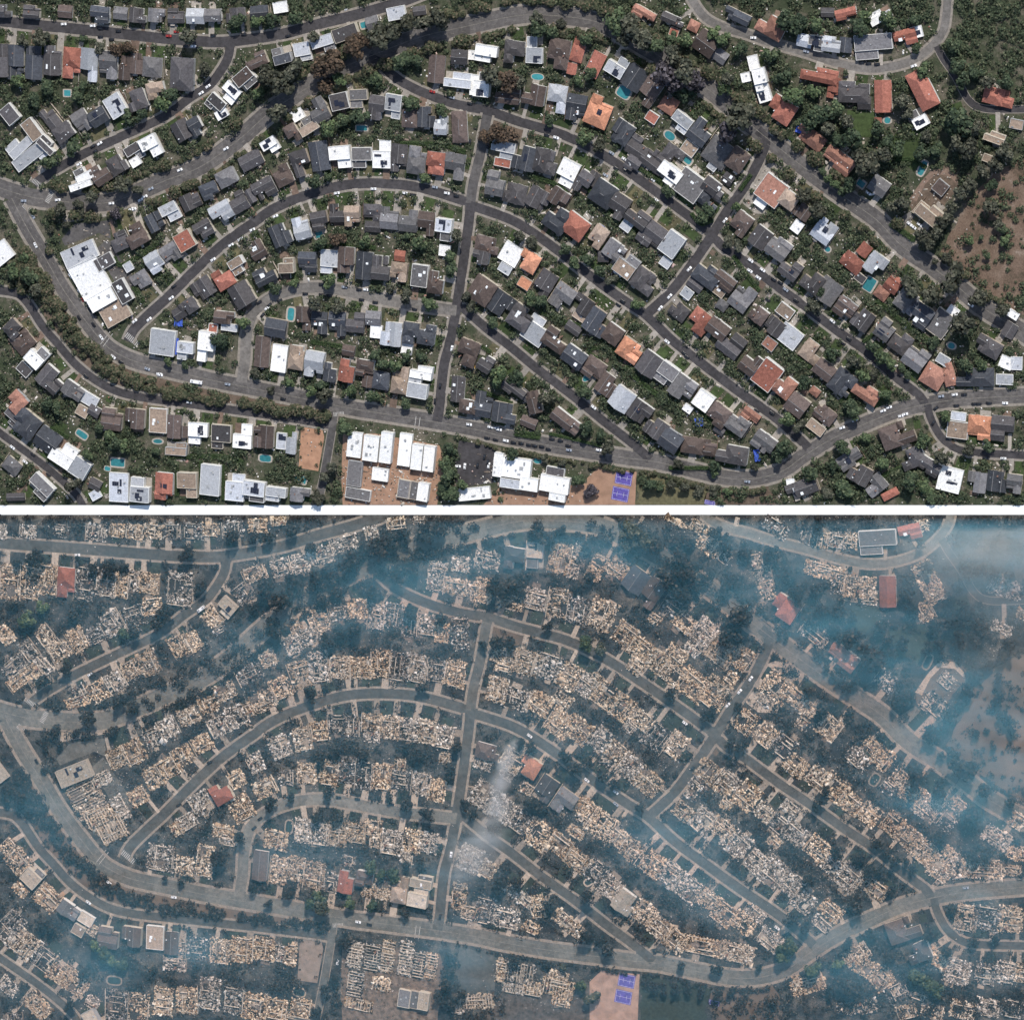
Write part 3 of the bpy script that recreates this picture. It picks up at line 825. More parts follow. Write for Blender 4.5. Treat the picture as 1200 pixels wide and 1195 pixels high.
for site, (F, lo, hi) in SITES.items():
    A = ASPH if site == 'a' else ASPH2; PV = M_pave if site == 'a' else M_dpave
    for n, (k, v) in enumerate(ROADS.items()):
        pl = RS[k]; ns = normals(pl); hw = v[2]/2
        mb = MB(); z = 0.02+0.004*n
        for i in range(len(pl)-1):
            q = [(pl[i][0]-ns[i][0]*hw, pl[i][1]-ns[i][1]*hw), (pl[i+1][0]-ns[i+1][0]*hw, pl[i+1][1]-ns[i+1][1]*hw), (pl[i+1][0]+ns[i+1][0]*hw, pl[i+1][1]+ns[i+1][1]*hw), (pl[i][0]+ns[i][0]*hw, pl[i][1]+ns[i][1]*hw)]
            q = clipy([F(*p) for p in q], lo, hi)
            if len(q) < 3: continue
            m0 = len(mb.v); mb.v += [(*P(*p), z) for p in q]; mb.f.append(tuple(range(m0, m0+len(q))))
        tag(ob('road', mb.mesh('road', A[v[3]])), kind='structure')
        # raised pavements with a kerb face
        mb = MB(); wv = 2.7 if k not in ('boulevard', 'avenue') else 3.2
        if k in ('right_edge', 'alley'): wv = 0.9
        for s in (-1, 1):
            for i in range(len(pl)-1):
                c = ((pl[i][0]+pl[i+1][0])/2+s*ns[i][0]*(hw+wv/2), (pl[i][1]+pl[i+1][1])/2+s*ns[i][1]*(hw+wv/2))
                if other_road(c[0], c[1], k, 1.0): continue
                o1, o2 = s*hw, s*(hw+wv)
                q = [(pl[i][0]+ns[i][0]*o1, pl[i][1]+ns[i][1]*o1), (pl[i+1][0]+ns[i+1][0]*o1, pl[i+1][1]+ns[i+1][1]*o1), (pl[i+1][0]+ns[i+1][0]*o2, pl[i+1][1]+ns[i+1][1]*o2), (pl[i][0]+ns[i][0]*o2, pl[i][1]+ns[i][1]*o2)]
                q = [F(*p) for p in q]
                if min(p[1] for p in q) < lo or max(p[1] for p in q) > hi: continue
                g = [P(*p) for p in q]; h = 0.17+0.004*(n % 6)
                if s > 0: g = [g[1], g[0], g[3], g[2]]
                mb.quad((*g[3], h), (*g[2], h), (*g[1], h), (*g[0], h))
                mb.quad((*g[0], h), (*g[1], h), (*g[1], 0.0), (*g[0], 0.0))
        tag(ob('pavement', mb.mesh('pavement', PV)), kind='structure')
        # lane markings
        if k in ('boulevard', 'avenue'):
            mb = MB()
            for off, dash in ((0, 0), (hw*0.52, 1), (-hw*0.52, 1), (0.5, 0)):
                for i in range(len(pl)-1):
                    if dash and i % 3: continue
                    o1, o2 = off-0.16, off+0.16
                    q = [(pl[i][0]+ns[i][0]*o1, pl[i][1]+ns[i][1]*o1), (pl[i+1][0]+ns[i+1][0]*o1, pl[i+1][1]+ns[i+1][1]*o1), (pl[i+1][0]+ns[i+1][0]*o2, pl[i+1][1]+ns[i+1][1]*o2), (pl[i][0]+ns[i][0]*o2, pl[i][1]+ns[i][1]*o2)]
                    q = [F(*p) for p in q]
                    if min(p[1] for p in q) < lo or max(p[1] for p in q) > hi: continue
                    g = [P(*p) for p in q]; mb.quad(*[(*p, 0.12) for p in g])
            tag(ob('lane_marking', mb.mesh('lane_marking', simple('worn_lane_paint', (0.20, 0.185, 0.16), .4, .3))), kind='structure')
    # zebra crossings: centre, direction of stripes' row, count, stripe length
    for (x, y, a, n, L, sp) in ((43, 214, -30, 11, 5.5, 1.75), (58, 231, 62, 8, 6, 1.9), (154, 397, -38, 10, 7, 2.2), (125, 397, 52, 2, 20, 4.0), (31, 243, -40, 6, 6, 1.8), (397, 485, 6, 8, 5, 1.7), (489, 496, 82, 2, 16, 5)):
        ca, sa = math.cos(math.radians(a)), -math.sin(math.radians(a))
        if n == 2: ca, sa = sa, -ca
        e = tag(ob('crosswalk', None, None, (*P(*F(x, y)), 0.125)), kind='structure')
        e.rotation_euler = (0, 0, math.radians(a))
        for i in range(n):
            o = (i-(n-1)/2)*sp*S
            if n == 2: box('stripe', M_paint, e, 0, o, 0, L*S, 0.45, 0.004)
            else: box('stripe', M_paint, e, o, 0, 0, sp*S*0.5, L*S, 0.004)

def poly(name, pts, z, m):
    """a surface that lies in both sites"""
    if name in ('bare_hillside', 'bare_slope', 'playing_field', 'tree_verge', 'garden_terrace', 'bare_lot'):
        rj = random.Random(len(pts)*7+int(pts[0][0])); out = []
        for i in range(len(pts)):
            a, c = pts[i-1], pts[i]; n = max(1, int(math.hypot(c[0]-a[0], c[1]-a[1])/5))
            for t in range(n): out.append((a[0]+(c[0]-a[0])*t/n+rj.gauss(0, 1.3), a[1]+(c[1]-a[1])*t/n+rj.gauss(0, 1.3)))
        pts = out
    for site, (F, lo, hi) in SITES.items():
        q = clipy([F(*p) for p in pts], lo, hi)
        if len(q) > 2: sheet(name, [P(*p) for p in q], z, m if not isinstance(m, tuple) else m[0 if site == 'a' else 1])
M_ddirt = simple('burnt_hillside', (0.150, 0.112, 0.086), 0.35, 0.05, 0.95, 0, 0.3)
poly('bare_hillside', [(1102,296),(1108,283),(1122,258),(1135,232),(1160,205),(1186,190),(1260,170),(1260,410),(1204,372),(1168,350),(1134,326)], 0.011, (M_dirt, M_ddirt))
poly('dirt_track', [(1132,330),(1140,318),(1150,300),(1158,280),(1162,262),(1170,240),(1174,240),(1166,264),(1163,282),(1155,303),(1146,320),(1140,334)], 0.0145, (M_lawn[2], M_ddirt))
poly('school_yard', [(402,508),(440,508),(515,522),(522,545),(512,592),(512,640),(404,640),(400,560)], 0.011, (M_plaza, simple('ashy_school_yard', (0.17, 0.128, 0.10), 0.6, 0.25, 0.95, 0, 0.3)))
poly('school_yard', [(590,566),(640,572),(688,566),(688,640),(560,640),(566,592)], 0.013, (M_plaza, simple('burnt_school_yard', (0.095, 0.08, 0.07), 0.6, 0.25, 0.95, 0, 0.3)))
poly('court_yard', [(688,560),(702,547),(746,553),(742,640),(688,640)], 0.0135, (M_plaza, simple('ashy_court_yard', (0.36, 0.235, 0.18), 0.25, 0.15, 0.95, 0, 0.2)))
poly('parking_lot', [(538,516),(582,524),(578,566),(560,568),(540,572),(530,560)], 0.016, (ASPH['dark'], ASPH2['dark']))
poly('parking_lot', [(72,280),(88,262),(128,258),(130,280),(116,273),(76,288)], 0.016, (ASPH['mid'], ASPH2['mid']))
poly('parking_lot', [(112,292),(126,280),(160,332),(158,346),(146,350)], 0.015, (ASPH['mid'], ASPH2['mid']))
poly('sports_court', [(353,500),(378,504),(380,512),(373,552),(350,548)], 0.016, (simple('clay_court', (0.36, 0.205, 0.13), 0.2, 0.2), simple('ashy_clay_court', (0.23, 0.18, 0.145), 0.2, 0.2)))
poly('playing_field', [(748,553),(828,572),(824,600),(822,640),(745,640)], 0.014, (M_lawn[1], M_dlawn))
poly('bare_slope', [(828,578),(850,570),(900,566),(910,592),(912,640),(826,640)], 0.014, (M_lawn[2], M_ddirt))
poly('parking_lot', [(1045,262),(1066,248),(1090,268),(1072,286)], 0.017, (ASPH['pale'], ASPH2['pale']))
poly('bare_lot', [(1086,204),(1095,196),(1108,192),(1120,200),(1127,214),(1119,228),(1106,240),(1094,264),(1070,252),(1064,238)], 0.0145, (M_lawn[2], M_ddirt))
poly('driveway', [(1066,232),(1080,212),(1095,196),(1112,198),(1124,212),(1124,218),(1112,206),(1096,204),(1084,216),(1074,236)], 0.02, (M_patio, M_dconc))
poly('garden_terrace', [(1045,160),(1060,148),(1082,158),(1100,172),(1070,200),(1048,190)], 0.012, (M_lawn[0], M_dlawn))
poly('tree_verge', [(40,296),(52,312),(75,352),(100,388),(122,410),(150,428),(200,446),(300,466),(392,484),(392,494),(300,478),(215,466),(160,458),(128,447),(96,424),(72,396),(52,372),(38,350),(36,320)], 0.013, (M_lawn[2], M_ddirt))
poly('plaza', [(60,252),(100,246),(132,246),(134,252),(70,262)], 0.018, (M_conc, M_dconc))
poly('building_plot', [(886,198),(905,190),(925,196),(938,208),(922,226),(905,252),(884,250),(870,238)], 0.012, (M_patio2, M_dconc))
poly('bare_lot', [(578,140),(612,148),(640,158),(600,164),(580,158)], 0.012, (M_lawn[2], M_ddirt))
for site, (F, lo, hi) in SITES.items():          # blue ball courts with painted lines
    for (x, y, w, d) in ((731, 560, 20, 16), (727, 579, 20, 16), (832, 589, 13, 6)):
        fx, fy = F(x, y)
        if fy+d/2 > hi and site == 'a': d = (hi-fy)*2
        c = ob('ball_court', None, None, (*P(fx, fy), 0.02), math.radians(-9)); c['kind'] = 'structure'
        box('court_surface', M_court, c, 0, 0, 0, w*S, d*S, 0.01)
        for (a, b, u, v) in ((0, 0, w*.9*S, .18), (0, d*.44*S, w*.9*S, .18), (0, -d*.44*S, w*.9*S, .18), (w*.45*S, 0, .18, d*.88*S), (-w*.45*S, 0, .18, d*.88*S), (w*.2*S, 0, .18, d*.35*S), (-w*.2*S, 0, .18, d*.35*S)):
            box('court_line', M_line, c, a, b, 0.012, u, v, 0.004)

# ================================================================ where things are, for labels
def nearest(x, y):
    best = None
    for k, pl in RS.items():
        for p in pl:
            d = (p[0]-x)**2+(p[1]-y)**2
            if best is None or d < best[0]: best = (d, k, p)
    d, k, p = best; words, vert = ROADS[k][0], ROADS[k][1]
    side = ('right of' if x > p[0] else 'left of') if vert else ('above' if y < p[1] else 'below')
    return k, side, words, math.sqrt(d), p
def nth(n): return '%d%s' % (n, 'th' if 10 <= n % 100 <= 20 else {1: 'st', 2: 'nd', 3: 'rd'}.get(n % 10, 'th'))
PENDING = {}
def later(o, x, y, what, tail, cat, group):
    """labels are numbered along their street once all of a kind are known"""
    k, side, words, _, _ = nearest(x, y)
    PENDING.setdefault((what, side, words, tail), []).append((y if ROADS[k][1] else x, o, cat, group, ROADS[k][1]))
def flush():
    for (what, side, words, tail), L in PENDING.items():
        L.sort(key=lambda t: t[0])
        for i, (_, o, cat, group, vert) in enumerate(L):
            if len(L) == 1: lab = '%s %s the %s%s' % (what, side, words, tail)
            else: lab = '%s, %s from the %s, %s the %s%s' % (what, nth(i+1), 'top' if vert else 'left', side, words, tail)
            tag(o, lab, cat, group)
    PENDING.clear()

# ================================================================ houses
occ = np.zeros((GH, GW), bool)
def mark(x, y, w, d, a, grow=1.5):
    R = int((w+d)/2+4); i0, j0 = int(y-GY0-R), int(x-GX0-R); i1, j1 = i0+2*R, j0+2*R
    i0, j0, i1, j1 = max(0, i0), max(0, j0), min(GH, i1), min(GW, j1)
    if i1 <= i0 or j1 <= j0: return
    X = xx[i0:i1, j0:j1]-x; Y = -(yy[i0:i1, j0:j1]-y); c, s = math.cos(math.radians(a)), math.sin(math.radians(a))
    u = X*c+Y*s; v = -X*s+Y*c
    occ[i0:i1, j0:j1] |= (abs(u) < w/2+grow) & (abs(v) < d/2+grow)
def roofmesh(w, d, rise, hip, m, t=0.22):
    swap = d > w
    if swap: w, d = d, w
    a, b = w/2, d/2; r = a-(min(b, a*.8) if hip else 0.0)
    v = [(-a, -b, 0), (a, -b, 0), (a, b, 0), (-a, b, 0), (-a, -b, t), (a, -b, t), (a, b, t), (-a, b, t), (-r, 0, t+rise), (r, 0, t+rise)]
    if swap: v = [(-y, x, z) for x, y, z in v]
    f = [(3, 2, 1, 0), (0, 1, 5, 4), (1, 2, 6, 5), (2, 3, 7, 6), (3, 0, 4, 7), (4, 5, 9, 8), (6, 7, 8, 9), (5, 6, 9), (7, 4, 8)]
    return me('roof', v, f, m)
def pitched(e, rng, x, y, w, d, h, hip, m, wm):
    box('wall', wm, e, x, y, 0, w-0.9, d-0.9, h)
    rise = min(w, d)*rng.uniform(0.19, 0.27)
    rf = ob('roof', roofmesh(w, d, rise, hip, m), e, (x, y, h-0.06))
    if min(w, d) > 5 and m.name[5:9] in ('dark', 'char', 'mid_'):
        L, l = max(w, d), min(w, d); r = L-2*(min(l/2, L*.4) if hip else 0.0)
        if r > 1: sub(box('ridge_cap', M_ridge, e, x, y, h-.06+.22+rise-.05, r if w >= d else .38, .38 if w >= d else r, .12), rf)
    return rise, rf
def ringmesh(w, d, t, h, m):
    mb = MB()
    mb.box(0, d/2-t/2, 0, w, t, h); mb.box(0, -d/2+t/2, 0, w, t, h); mb.box(w/2-t/2, 0, 0, t, d-2*t, h-.003); mb.box(-w/2+t/2, 0, 0, t, d-2*t, h-.003)
    return mb.mesh('parapet', m)
def arraymesh(nx, ny, pw=1.05, pd=1.7):
    mb = MB()
    for i in range(nx):
        for j in range(ny): mb.box((i-(nx-1)/2)*(pw+.06), (j-(ny-1)/2)*(pd+.06), 0, pw, pd, .05)
    return mb.mesh('solar_array', M_sol)
ARR = [arraymesh(4, 2), arraymesh(3, 3), arraymesh(5, 1), arraymesh(3, 2)]
def flat(e, rng, x, y, w, d, h, m, wm, solar, sky_, key):
    box('wall', wm, e, x, y, 0, w, d, h)
    rf = box('roof', m, e, x, y, h, w-.5, d-.5, .12)
    ob('parapet', ringmesh(w+.05, d+.05, .28, .5, M_par if key in 'WL' else wm), e, (x, y, h))
    A = w*d
    for _ in range(min(5, 1+int(A/110))):
        if rng.random() < .75: sub(box('rooftop_unit', M_unit, e, x+rng.uniform(-.34, .34)*w, y+rng.uniform(-.34, .34)*d, h+.12, rng.uniform(.6, 1.7), rng.uniform(.6, 1.5), rng.uniform(.4, 1.1), rng.choice((0, .3))), rf)
    if solar:
        for _ in range(2 if A < 150 else 3): sub(ob('solar_array', rng.choice(ARR), e, (x+rng.uniform(-.22, .22)*w, y+rng.uniform(-.28, .28)*d, h+.35+rng.uniform(0, .2)), rng.choice((0, math.pi/2))), rf)
    if sky_:
        for _ in range(rng.randint(1, 3)): sub(box('skylight', M_sky if key not in 'WL' else M_unit, e, x+rng.uniform(-.3, .3)*w, y+rng.uniform(-.3, .3)*d, h+.12, rng.uniform(1.2, 3), rng.uniform(1.2, 3.2), .35), rf)
def fit(F, lo, hi, x, y, w, d, a):
    """trim a footprint that would run over the strip between the sites"""
    fx, fy = F(x, y)
    for _ in range(30):
        c, s = abs(math.cos(math.radians(a))), abs(math.sin(math.radians(a))); ext = (d*c+w*s)/2+1.5; low = 3.5
        if fy+ext+low > hi: 
            o = min(2.0, fy+ext+low-hi); d -= o*c; w -= o*s; fy -= o/2
        elif fy-ext < lo:
            o = min(2.0, lo-fy+ext); d -= o*c; w -= o*s; fy += o/2
        else: break
        if w < 5 or d < 5: return None
    return fx, fy, w, d
def house(site, x, y, w, d, a, code, label=None):
    F, lo, hi = SITES[site]; r = fit(F, lo, hi, x, y, w, d, a)
    if r is None: return None
    fx, fy, w, d = r; key = code[0]; fl = code[1:]
    if site == 'b' and key in 'WL': key = 'S'
    rng = random.Random(int(x*131+y*7919))
    W, D = w*S, d*S; small = (w*d < 240 and label is None)
    e = ob('outbuilding' if small else ('house' if label is None else 'flat_roofed_building'), None, None, (*P(fx, fy), 0), math.radians(a))
    m = RM[key]; wm = WALLM[0] if key in 'WL' else rng.choice((WALLM[0],WALLM[0],WALLM[1])+tuple(WALLM))
    two = rng.random() < .62; W *= 1.09; D *= 1.08
    h = (2.7 if small else (3.3 if not two else 5.8)) + rng.uniform(0, .5)
    if 'f' in fl:
        if small or label or rng.random() < .35: flat(e, rng, 0, 0, W, D, h, m, wm, 's' in fl, 'k' in fl, key)
        else:
            k = rng.uniform(.55, .72); s = rng.choice((-1, 1)); q = rng.choice((-1, 1)); k2 = rng.uniform(.5, .75)
            flat(e, rng, 0, s*D*(1-k)/2, W, D*k, h+.9, m, wm, 's' in fl, 'k' in fl, key)
            flat(e, rng, q*W*(1-k2)/2, -s*D*k/2, W*k2, D*(1-k), h-rng.uniform(.3, 1.0), m if rng.random() < .7 else RM['G'], wm, False, False, key)
            if rng.random() < .6: box('terrace', M_patio2 if rng.random() < .6 else M_patio, e, -q*W*k2/2, -s*D*k/2, 0.02, W*(1-k2)-.3, D*(1-k)-.3, .25)
    else:
        hip = 'h' in fl; rise = 2.0
        if small or rng.random() < .18: rise, rf = pitched(e, rng, 0, 0, W, D, h, hip, m, wm)
        else:
            k = rng.uniform(.58, .76); s = rng.choice((-1, 1)); q = rng.choice((-1, 1)); k2 = rng.uniform(.46, .66)
            if D > W*1.15 or rng.random() < .4:
                rise, rf = pitched(e, rng, 0, s*D*(1-k)/2, W, D*k, h+.25, hip, m, wm)
                pitched(e, rng, q*W*(1-k2)/2, -s*(D*k/2-D*.06), W*k2, D*(1-k)+D*.12+.6, h-rng.uniform(0, .5), hip and rng.random() < .6, m, wm)
                if rng.random() < .5: pitched(e, rng, -q*W*k2/2, -s*(D*k/2-D*.1), W*(1-k2)-.3, D*(1-k)*.5, h-.8, hip, m, wm)
            else:
                rise, rf = pitched(e, rng, q*W*(1-k)/2, 0, W*k, D, h+.25, hip, m, wm)
                pitched(e, rng, -q*(W*k/2-W*.06), s*D*(1-k2)/2, W*(1-k)+W*.12+.6, D*k2, h-rng.uniform(0, .5), hip and rng.random() < .6, m, wm)
                if rng.random() < .5: pitched(e, rng, -q*(W*k/2-W*.1), -s*D*k2/2, W*(1-k)*.6, D*(1-k2)-.3, h-.8, hip, m, wm)
            if rng.random() < .5: sub(box('chimney', M_brick, e, rng.uniform(-.32, .32)*W, rng.uniform(-.32, .32)*D, 0, .9, 1.1, h+rise+.6), rf)
        if W*D > 95 and not small:
            for _ in range(rng.choice((1, 1, 2, 2))):
                if rng.random() < .5: pitched(e, rng, rng.uniform(-.3, .3)*W, rng.choice((-1, 1))*D*.34, rng.uniform(3.4, 5.2), D*.36, h-rng.uniform(.1, .4), hip and rng.random() < .5, m, wm)
                else: pitched(e, rng, rng.choice((-1, 1))*W*.34, rng.uniform(-.3, .3)*D, W*.36, rng.uniform(3.4, 5.2), h-rng.uniform(.1, .4), hip and rng.random() < .5, m, wm)
        if 'k' in fl:
            for _ in range(rng.randint(1, 2)): sub(box('skylight', M_sky, e, rng.uniform(-.25, .25)*W, rng.uniform(-.25, .25)*D, h-.5, rng.uniform(1.4, 3.2), rng.uniform(1.4, 3.8), rise*.75+.5), rf)
        if 's' in fl: sub(ob('solar_array', rng.choice(ARR[:2]), e, (rng.uniform(-.15, .15)*W, rng.uniform(-.15, .15)*D, h+rise*.95+.3), rng.choice((0, math.pi/2))), rf)
        if not small:
            for _ in range(rng.randint(0, 3)): sub(box('vent', M_sky, e, rng.uniform(-.36, .36)*W, rng.uniform(-.36, .36)*D, h, rng.uniform(.4, .9), rng.uniform(.4, .9), rise*.75), rf)
        if not small and rng.random() < .35: box('garden_canopy', M_patio2, e, rng.uniform(-.3, .3)*W, -D/2-1.0, 2.2, rng.uniform(2, 4.5), 2.2, .15)
    form = 'flat-roofed' if 'f' in fl else ('hip-roofed' if 'h' in fl else 'gabled')
    what = '%s %s %s' % (CNAME[key], form, 'outbuilding' if small else 'house')
    if label is None: later(e, x, y, what if site == 'a' else 'unburnt '+what, '', 'outbuilding' if small else 'house', ('small outbuildings' if small else 'houses of the green neighbourhood') if site == 'a' else 'houses that survived the fire')
    else: later(e, x, y, label if site == 'a' else 'unburnt '+label, '', 'building', 'shop and school buildings')
    return e
HL = []
for l in HOUSES.strip().split('\n'):
    t = l.split(); HL.append((float(t[0]), float(t[1]), float(t[2]), float(t[3]), float(t[4]), t[5], None))
for l in BLOCKS.strip().split('\n'):
    t = l.split(); HL.append((float(t[0]), float(t[1]), float(t[2]), float(t[3]), float(t[4]), t[5], ' '.join(t[6:])))
surv = set(SURVIVORS) | set(SURV_BLOCKS)
for (x, y, w, d, a, c, lab) in HL:
    mark(x, y, w, d, a); house('a', x, y, w, d, a, c, lab)
    if (x, y) in surv: house('b', x, y, w, d, a, c, lab)
flush()

# ---------------------------------------------------------------- ruins
BV = np.array(BOXV); BF = np.array(BOXF[1:])
def npboxes(name, C, dims, rot, m):
    """many small loose slabs in one mesh; rot = (yaw, pitch, roll)"""
    n = len(C); V = BV[None]*dims[:, None, :]; cz, sz = np.cos(rot[:, 0]), np.sin(rot[:, 0]); cx, sx = np.cos(rot[:, 1]), np.sin(rot[:, 1]); cyy, sy = np.cos(rot[:, 2]), np.sin(rot[:, 2])
    x, y, z = V[..., 0], V[..., 1], V[..., 2]
    y, z = y*cx[:, None]-z*sx[:, None], y*sx[:, None]+z*cx[:, None]; x, z = x*cyy[:, None]+z*sy[:, None], -x*sy[:, None]+z*cyy[:, None]
    x, y = x*cz[:, None]-y*sz[:, None], x*sz[:, None]+y*cz[:, None]
    v = np.stack([x, y, z], 2)+C[:, None, :]; f = (BF[None]+8*np.arange(n)[:, None, None]).reshape(-1)
    d = bpy.data.meshes.new(name); d.vertices.add(8*n); d.vertices.foreach_set('co', v.ravel()); L = len(f)
    d.loops.add(L); d.loops.foreach_set('vertex_index', f.astype(np.int32)); d.polygons.add(L//4); d.polygons.foreach_set('loop_start', np.arange(0, L, 4, dtype=np.int32)); d.update(calc_edges=True)
    if m: d.materials.append(m)
    return d
def rubble(W, D, seed, m, dens):
    q = np.random.RandomState(seed % 2**31); n = int(min(760, max(80, W*D*dens)))
    x = q.uniform(-.55, .55, n); y = q.uniform(-.55, .55, n)
    # rooms: much of the debris lies along where walls stood
    gx = np.concatenate([[-.48, .48], q.uniform(-.4, .4, 3)]); gy = np.concatenate([[-.48, .48], q.uniform(-.4, .4, 3)])
    pick = q.rand(n); a = pick < .09; x[a] = gx[q.randint(0, 5, a.sum())]+q.normal(0, .018, a.sum()); a = (pick >= .09) & (pick < .18); y[a] = gy[q.randint(0, 5, a.sum())]+q.normal(0, .018, a.sum())
    hole = q.uniform(-.35, .35, 2); hr = q.uniform(.08, .24); keep = np.hypot(x-hole[0], y-hole[1]) > hr; x, y = x[keep], y[keep]; n = len(x)
    big = q.rand(n) < .10; sz = np.exp(q.normal(0, .42, n))
    dims = np.stack([sz*q.uniform(.45, 1.1, n)*np.where(big, 1.9, 1), sz*q.uniform(.4, 1.0, n)*np.where(big, 1.6, 1), q.uniform(.04, .5, n)], 1)
    C = np.stack([x*W, y*D, q.uniform(.05, 1.0, n)*np.clip(1.1-1.2*np.hypot(x, y), .15, 1)], 1)
    rot = np.stack([np.where(q.rand(n) < .45, np.round(q.uniform(0, 4, n))*math.pi/2+q.normal(0, .08, n), q.uniform(0, 6.28, n)), q.normal(0, .38, n), q.normal(0, .38, n)], 1)
    return npboxes('rubble', C, dims, rot, m)
M_rubdark = island('rubble_charred', [(0, (0.014, 0.014, 0.015)), (0.4, (0.042, 0.040, 0.040)), (0.65, (0.13, 0.115, 0.105)), (0.85, (0.34, 0.31, 0.28)), (1, (0.66, 0.63, 0.59))], 0.2)
RUBM = [M_rub, island('rubble_grey', [(0, (0.018, 0.018, 0.019)), (0.22, (0.056, 0.050, 0.046)), (0.42, (0.234, 0.197, 0.165)), (0.65, (0.440, 0.385, 0.329)), (0.88, (0.627, 0.569, 0.507)), (1, (0.787, 0.753, 0.703))], 0.2),
        island('rubble_warm', [(0, (0.020, 0.015, 0.011)), (0.2, (0.078, 0.050, 0.033)), (0.38, (0.259, 0.166, 0.105)), (0.6, (0.462, 0.332, 0.222)), (0.85, (0.628, 0.503, 0.359)), (1, (0.777, 0.691, 0.560))], 0.2)]
def ruin(x, y, w, d, a, code, lab):
    F, lo, hi = SITES['b']; r = fit(F, lo, hi, x, y, w, d, a)
    if r is None: return
    fx, fy, w, d = r; rng = random.Random(int(x*17+y*3301)); W, D = w*S*1.13, d*S*1.1
    e = ob('house_ruin' if lab is None else 'building_ruin', None, None, (*P(fx, fy), 0), math.radians(a-1.7))
    box('foundation', rng.choice((M_slab, M_slab, M_dconc, M_ash)), e, 0, 0, 0, W, D, .3)
    g = ob('rubble', rubble(W, D, int(x*91+y*577), rng.choice((RUBM[0], RUBM[0], RUBM[0], RUBM[1], RUBM[1], RUBM[2], M_rubdark)), rng.choice((1.6, 2.1, 2.6, 3.0))), e, (0, 0, .2)); g['kind'] = 'stuff'
    for i in range(rng.randint(2, 4)):
        box('floor_slab', rng.choice((M_dconc, M_floor, M_ash, M_ash, M_slab)), e, rng.uniform(-.28, .28)*W, rng.uniform(-.28, .28)*D, .3, W*rng.uniform(.18, .42), D*rng.uniform(.16, .4), .03+.006*i)
    n = rng.randint(3, 6)
    if lab:
        n = 4; m_ = max(3, int(max(W, D)/2.2))
        for i in range(m_):
            t = (i/(m_-1)-.5)*.94
            if D >= W: box('standing_wall', M_stub, e, 0, t*D, .3, W*.94, .25, rng.uniform(.6, 2.2))
            else: box('standing_wall', M_stub, e, t*W, 0, .3, .25, D*.94, rng.uniform(.6, 2.2))
    for i in range(n):
        L = rng.uniform(.25, .8); hz = rng.uniform(.7, 2.4); t = rng.uniform(.22, .4)
        if rng.random() < .5: box('standing_wall', M_stub, e, rng.uniform(-.15, .15)*W, rng.choice((-.48, .48, 0.1, -.2, .3))*D, .3, W*L, t, hz)
        else: box('standing_wall', M_stub, e, rng.choice((-.48, .48, 0.1, -.2, .3))*W, rng.uniform(-.15, .15)*D, .3, t, D*L, hz)
    if rng.random() < .6: box('chimney', rng.choice((M_brick, M_stub)), e, rng.uniform(-.35, .35)*W, rng.uniform(-.35, .35)*D, 0, 1.0, 1.3, rng.uniform(4, 6.5))
    if lab is None: later(e, x, y, rng.choice(('pale', 'tan', 'brown and white'))+' rubble of a burnt house' if False else 'rubble of a burnt house', '', 'ruin', 'burnt house ruins')
    else: later(e, x, y, 'burnt-out public building', '', 'ruin', 'burnt shop and school ruins')
    return e
EXTRA = [(1085,606,22,16,-10,'D'),(1120,606,24,18,-6,'D'),(1150,604,22,18,-6,'D'),(1178,606,22,18,-6,'D'),(1055,606,20,14,20,'D'),(1010,598,22,14,20,'D'),(985,600,18,12,10,'D')]
for (x, y, w, d, a, c, lab) in HL + [t+(None,) for t in EXTRA]:
    if (x, y) in surv: continue
    if lab is None and w*d < 125: continue
    ruin(x, y, w, d, a, c, lab)
flush()

